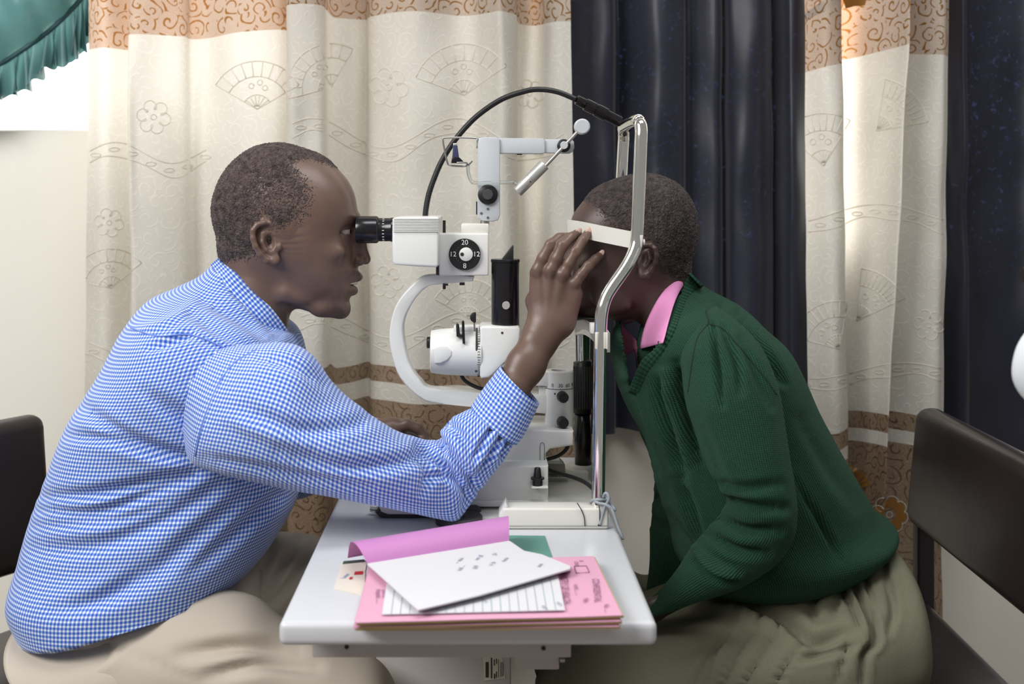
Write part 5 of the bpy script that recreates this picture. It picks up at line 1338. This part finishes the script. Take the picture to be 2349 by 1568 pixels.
SW = [(1605, 1332, 1998, 1254, 1.68, .135, 2.3), (1562, 1285, 2034, 1200, 1.68, .165, 2.3), (1540, 1205, 1990, 1160, 1.69, .16, 2.3), (1515, 1115, 1940, 1076, 1.69, .158, 2.3), (1475, 1020, 1896, 1000, 1.70, .155, 2.3), (1447, 957, 1858, 933, 1.70, .155, 2.2), (1420, 875, 1823, 862, 1.70, .16, 2.2), (1407, 815, 1790, 802, 1.70, .165, 2.1), (1410, 772, 1742, 756, 1.70, .16, 2.1), (1422, 748, 1690, 704, 1.70, .135, 2), (1436, 735, 1640, 674, 1.70, .095, 2), (1452, 725, 1604, 650, 1.70, .062, 2), (1470, 715, 1592, 634, 1.70, .052, 2)]
bt = loft_data([(r[0] + 26, r[1], r[2] - 26, r[3], r[4], r[5] * .84, 2) for r in SW[:6]], 3, 32)[:2]
hk = SDF((1440, 1340, -60), (1620, 1470, 60), 2.4)
hk.chain([(1600, 1345, 0, 28), (1500, 1398, 0, 26), (1470, 1410, 0, 24)], 10, 1.2)
V, Q = shells(gv, bt, hk.mesh(1.60, 1)); gb = mesh_obj('body', V, Q, M['skin_b'], GIRL)
mesh_obj('hair', *ghr, M['hair_b'], GIRL)
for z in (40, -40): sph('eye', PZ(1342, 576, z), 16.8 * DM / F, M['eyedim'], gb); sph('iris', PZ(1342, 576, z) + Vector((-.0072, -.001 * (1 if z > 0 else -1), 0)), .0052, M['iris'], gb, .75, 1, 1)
q = PZ(1483, 632, 110); sph('ear_stud', q, .0013, M['steel'], gb)
# sweater
V, Fc, UV = loft_data(SW, 12, 170)
V = fuzz(V, Fc, 8, .005, 11)
V = wrinkle(V, Fc, [([(1650, 705), (1720, 780), (1780, 870)], 15, -.009), ([(1690, 720), (1750, 800), (1795, 880)], 12, -.007), ([(1512, 870), (1520, 920), (1545, 1000), (1570, 1090)], 15, -.011), ([(1440, 880), (1470, 980), (1510, 1080)], 14, -.008), ([(1556, 830), (1562, 890), (1578, 960), (1610, 1060)], 14, -.012), ([(1528, 850), (1535, 950), (1575, 1060)], 12, .006), ([(1560, 1100), (1590, 1180), (1610, 1260)], 16, -.009), ([(1820, 1100), (1880, 1200), (1925, 1285)], 10, -.005), ([(1830, 960), (1900, 1080), (1960, 1160)], 22, -.003), ([(1540, 1180), (1580, 1250), (1600, 1300)], 20, -.005)])
vneck = np.array([(1602, 622), (1576, 652), (1554, 692), (1535, 745), (1512, 795), (1480, 845), (1452, 906), (1440, 862), (1432, 812), (1425, 765), (1423, 730), (1470, 690), (1540, 600)], float)
pp = proj(V)
def inside(poly, pts):
    r = np.zeros(len(pts), bool)
    for a, b in zip(poly, np.roll(poly, -1, axis=0)):
        r ^= ((a[1] > pts[:, 1]) != (b[1] > pts[:, 1])) & (pts[:, 0] < (b[0] - a[0]) * (pts[:, 1] - a[1]) / (b[1] - a[1] + 1e-12) + a[0])
    return r
cut = inside(vneck, pp); keepF, keepUV, k = [], [], 0
for f in Fc:
    if not all(cut[i] for i in f): keepF.append(f); keepUV += UV[k:k + len(f)]
    k += len(f)
bv_w = bvh_of(V, Fc)
sw = mesh_obj('sweater', V, keepF, M['knit'], GIRL, True, keepUV)
sol = sw.modifiers.new('thickness', 'SOLIDIFY'); sol.thickness = .003; sol.offset = -1
# near sleeve
GS = [(1600, 745, 1640, 700, 1.58, .04), (1566, 800, 1690, 738, 1.555, .055), (1568, 862, 1742, 795, 1.535, .062), (1574, 924, 1776, 872, 1.52, .064, 2.1), (1590, 985, 1793, 950, 1.51, .063, 2.1), (1612, 1050, 1806, 1040, 1.50, .062, 2.1), (1640, 1108, 1819, 1120, 1.495, .06, 2.1), (1664, 1146, 1822, 1182, 1.495, .058, 2.1), (1664, 1168, 1808, 1240, 1.50, .056, 2.1), (1648, 1194, 1770, 1290, 1.51, .054, 2.1), (1620, 1226, 1715, 1332, 1.525, .05), (1590, 1260, 1650, 1354, 1.545, .046), (1550, 1312, 1592, 1372, 1.57, .04), (1512, 1360, 1535, 1396, 1.59, .034), (1478, 1390, 1490, 1412, 1.60, .026)]
V, Fc, UV = loft_data(GS, 10, 130); V = fuzz(V, Fc, 10, .004, 21)
V = wrinkle(V, Fc, [([(1632, 745), (1645, 830), (1656, 930)], 10, -.009), ([(1660, 755), (1690, 830), (1700, 900)], 12, -.006), ([(1660, 1145), (1720, 1160), (1800, 1165)], 16, -.006), ([(1650, 1190), (1710, 1215), (1790, 1215)], 16, -.007), ([(1625, 1225), (1690, 1262), (1760, 1270)], 16, -.007), ([(1596, 1258), (1640, 1300), (1700, 1320)], 14, .007), ([(1590, 1290), (1640, 1325), (1690, 1335)], 12, -.006), ([(1640, 1110), (1700, 1120), (1790, 1110)], 16, -.004), ([(1700, 780), (1740, 860), (1770, 930)], 16, -.004), ([(1600, 960), (1630, 1040), (1660, 1100)], 20, -.003)])
gs = mesh_obj('sleeve', V, Fc, M['knit'], sw, True, UV); bv_g = bvh_of(V, Fc)
V, Fc, UV = loft_data([(1520, 900, 1660, 900, 1.85, .055), (1508, 1060, 1640, 1070, 1.85, .055), (1503, 1120, 1632, 1130, 1.845, .054), (1500, 1160, 1622, 1172, 1.84, .052), (1493, 1225, 1612, 1240, 1.835, .05), (1489, 1300, 1600, 1310, 1.82, .046), (1482, 1370, 1585, 1380, 1.80, .04), (1478, 1420, 1560, 1430, 1.78, .03)], 10, 70)
V = fuzz(V, Fc, 12, .003, 31); V = wrinkle(V, Fc, [([(1490, 1135), (1540, 1150), (1600, 1140)], 12, -.006), ([(1490, 1190), (1540, 1210), (1600, 1200)], 14, -.006)])
mesh_obj('sleeve', V, Fc, M['knit'], sw, True, UV)
# ribbed neckband following the cut edge
nb = [(1599, 640), (1586, 654), (1573, 684), (1560, 718), (1546, 757), (1522, 800), (1488, 845), (1462, 905)]
pts = [on(bv_w, x, y, -.001) for x, y in cr(nb, 6)]
Vb, Fb, Ub = [], [], []; acc = 0
wd = np.linspace(.0, 1, len(pts))
for i, p in enumerate(pts):
    a, b = pts[max(i - 1, 0)], pts[min(i + 1, len(pts) - 1)]; tg = (b - a).normalized(); acc += (p - pts[i - 1]).length if i else 0
    vw = (p - Vector((0, 0, CAMZ))).normalized(); sd = tg.cross(vw).normalized()
    w_ = float(np.interp(p.z, [P(1, 830, 1.6).z, P(1, 790, 1.6).z, P(1, 680, 1.6).z, P(1, 650, 1.6).z], [.0125, .006, .006, .012]))
    for k in range(6):
        s_ = k / 5 - .5; Vb.append(p + sd * (s_ * 2 * w_) - vw * (.0035 * (1 - (2 * s_) ** 2) + .0012))
    for k in range(5):
        if i: Fb.append(((i - 1) * 6 + k, i * 6 + k, i * 6 + k + 1, (i - 1) * 6 + k + 1)); L0 = acc - (p - pts[i - 1]).length; Ub += [(k * .005, L0), (k * .005, acc), (k * .005 + .005, acc), (k * .005 + .005, L0)]
o = mesh_obj('neckband', Vb, Fb, M['rib'], sw, True, Ub); sol = o.modifiers.new('thickness', 'SOLIDIFY'); sol.thickness = .0025; sol.offset = 1
M['seamgreen'] = mat('dark_green_stitch', rgb(14, 34, 26), .95)
seam('seam', [(1600, 672), (1614, 700), (1622, 722), (1624, 742), (1600, 775), (1588, 830), (1578, 900)], bv_g, M['seamgreen'], sw, .0009)
seam('seam', [(1624, 742), (1660, 755), (1700, 800), (1750, 860), (1782, 905)], bv_g, M['seamgreen'], sw, .0008); seam('seam', [(1822, 1160), (1860, 1205), (1900, 1255), (1922, 1284)], bv_w, M['seamgreen'], sw, .0008)
# pink shirt: collar flaps and placket
def flap(name, inner, outer, m, lift=1.0, n=18, th=.0014):
    A, B = cr(inner, n // (len(inner) - 1) + 1), cr(outer, n // (len(outer) - 1) + 1); k = 14
    ua, ub = np.linspace(0, 1, len(A)), np.linspace(0, 1, len(B)); V, Fc = [], []
    for i in range(n + 1):
        t_ = i / n; a = np.array([np.interp(t_, ua, A[:, j]) for j in range(3)]); b = np.array([np.interp(t_, ub, B[:, j]) for j in range(3)])
        for j in range(k + 1):
            s_ = j / k; q_ = a * (1 - s_) + b * s_; q_[2] += 9 * lift * math.sin(math.pi * s_ * .75) + 1.2 * mnoise.noise((t_ * 5, s_ * 3, 2)); V.append(PZ(*q_))
    for i in range(n):
        for j in range(k): Fc.append((i * (k + 1) + j, (i + 1) * (k + 1) + j, (i + 1) * (k + 1) + j + 1, i * (k + 1) + j + 1))
    o = mesh_obj(name, V, Fc, m, None, True); sol = o.modifiers.new('thickness', 'SOLIDIFY'); sol.thickness = th; return o
shirt_g = flap('blouse', [(1578, 612, 0), (1548, 640, 56), (1515, 676, 76), (1490, 720, 74), (1475, 760, 62), (1467, 800, 50)], [(1584, 634, 4)] + [(x, y, (DM - on(bv_w, x, y, .013).y) * F / DM) for x, y in ((1562, 664), (1546, 697), (1533, 737), (1524, 770), (1519, 786))], M['pinkshirt'])
attach(shirt_g, GIRL)
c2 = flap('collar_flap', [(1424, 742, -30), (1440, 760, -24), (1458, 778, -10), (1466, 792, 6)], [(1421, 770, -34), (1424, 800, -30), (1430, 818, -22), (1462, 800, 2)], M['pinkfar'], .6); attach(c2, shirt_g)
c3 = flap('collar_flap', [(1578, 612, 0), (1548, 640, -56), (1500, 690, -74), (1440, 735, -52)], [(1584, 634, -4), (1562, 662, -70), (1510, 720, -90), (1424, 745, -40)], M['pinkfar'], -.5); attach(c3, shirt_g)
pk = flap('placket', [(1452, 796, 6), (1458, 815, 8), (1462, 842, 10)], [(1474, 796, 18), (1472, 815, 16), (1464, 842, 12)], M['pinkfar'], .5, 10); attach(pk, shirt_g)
V, Fc, UV = loft_data([(1440, 745, 1600, 660, 1.70, .055), (1430, 800, 1640, 740, 1.70, .09), (1440, 880, 1700, 850, 1.70, .12)], 6, 40); V = V
o = mesh_obj('undershirt', V + np.array([.018, 0, -.004]), Fc, M['knit'], sw, True, UV)  # knit filler added in the V, stands for the sweater's dark inside
# -- skirt
SK = [(2060, 1330, 2045, 1475, 1.66, .10, 2.3), (2030, 1236, 2040, 1545, 1.66, .165, 2.4), (1960, 1248, 1960, 1580, 1.66, .185, 2.4), (1850, 1290, 1850, 1590, 1.655, .195, 2.4), (1700, 1338, 1700, 1600, 1.65, .19, 2.4), (1560, 1384, 1552, 1610, 1.65, .185, 2.3), (1470, 1418, 1450, 1620, 1.65, .18, 2.3), (1350, 1455, 1330, 1640, 1.65, .175, 2.2), (1270, 1505, 1255, 1660, 1.65, .16, 2.1), (1232, 1590, 1232, 1680, 1.65, .10, 2)]
V, Fc, UV = loft_data(SK, 14, 190); V = fuzz(V, Fc, 9, .006, 41)
V = wrinkle(V, Fc, [([(1640, 1375), (1700, 1385), (1790, 1420), (1870, 1470), (1940, 1450)], 20, -.012), ([(1600, 1380), (1720, 1400), (1830, 1460)], 22, .008), ([(1740, 1335), (1735, 1375)], 8, -.004), ([(1820, 1320), (1810, 1350), (1790, 1370)], 8, -.005), ([(1925, 1290), (1930, 1340), (1960, 1400), (1975, 1440)], 10, -.009), ([(1930, 1290), (1970, 1360), (2000, 1420), (2008, 1470), (1985, 1500), (1980, 1568)], 12, -.012), ([(1925, 1295), (1922, 1360), (1900, 1420)], 12, -.006), ([(1960, 1480), (1880, 1500), (1840, 1510)], 14, -.007),
    ([(1760, 1400), (1700, 1480), (1640, 1600)], 6, -.008), ([(1800, 1420), (1745, 1500), (1690, 1600)], 6, -.008), ([(1840, 1470), (1800, 1530), (1770, 1600)], 6, -.007), ([(1720, 1395), (1660, 1490), (1610, 1600)], 8, .005), ([(1690, 1400), (1620, 1500), (1570, 1600)], 7, -.004), ([(1970, 1270), (1985, 1330), (2010, 1400)], 10, -.006), ([(2010, 1250), (2035, 1330), (2050, 1400), (2040, 1450)], 12, -.005), ([(1500, 1420), (1560, 1400), (1660, 1390)], 22, -.004), ([(1550, 1500), (1640, 1470), (1700, 1440)], 30, -.004), ([(1890, 1330), (1860, 1380), (1870, 1420)], 16, -.006), ([(1960, 1440), (1940, 1500), (1920, 1568)], 9, -.005)])
sk = mesh_obj('skirt', seated(V, GX, GZ), Fc, M['olive'], GIRL, True, UV)
V, Fc, UV = loft_data([(1460, 1330, 1560, 1340, 1.88, .04), (1440, 1310, 1500, 1420, 1.87, .06), (1400, 1340, 1420, 1480, 1.86, .07), (1330, 1400, 1340, 1540, 1.85, .07)], 8, 50)
mesh_obj('skirt_far_fold', seated(fuzz(V, Fc, 12, .004, 51), GX, GZ), Fc, M['olive'], sk, True, UV)
for dd in (1.58, 1.74):
    k0 = P(1262, 1640, 1.65); ax_ = .31
    tube('shin', [(k0.x + .03, dd, .50), (k0.x + .09, dd, .30), (ax_, dd, .08)], [.05, .045, .035], M['skin_b'], GIRL, 20)
    tube('shoe', cr([(ax_ + .05, dd, .045), (ax_, dd, .05), (ax_ - .08, dd, .04), (ax_ - .15, dd, .03)], 4), [.025] + [.042] * 4 + [.04] * 4 + [.036] * 3 + [.018], M['frame'], GIRL, 16)
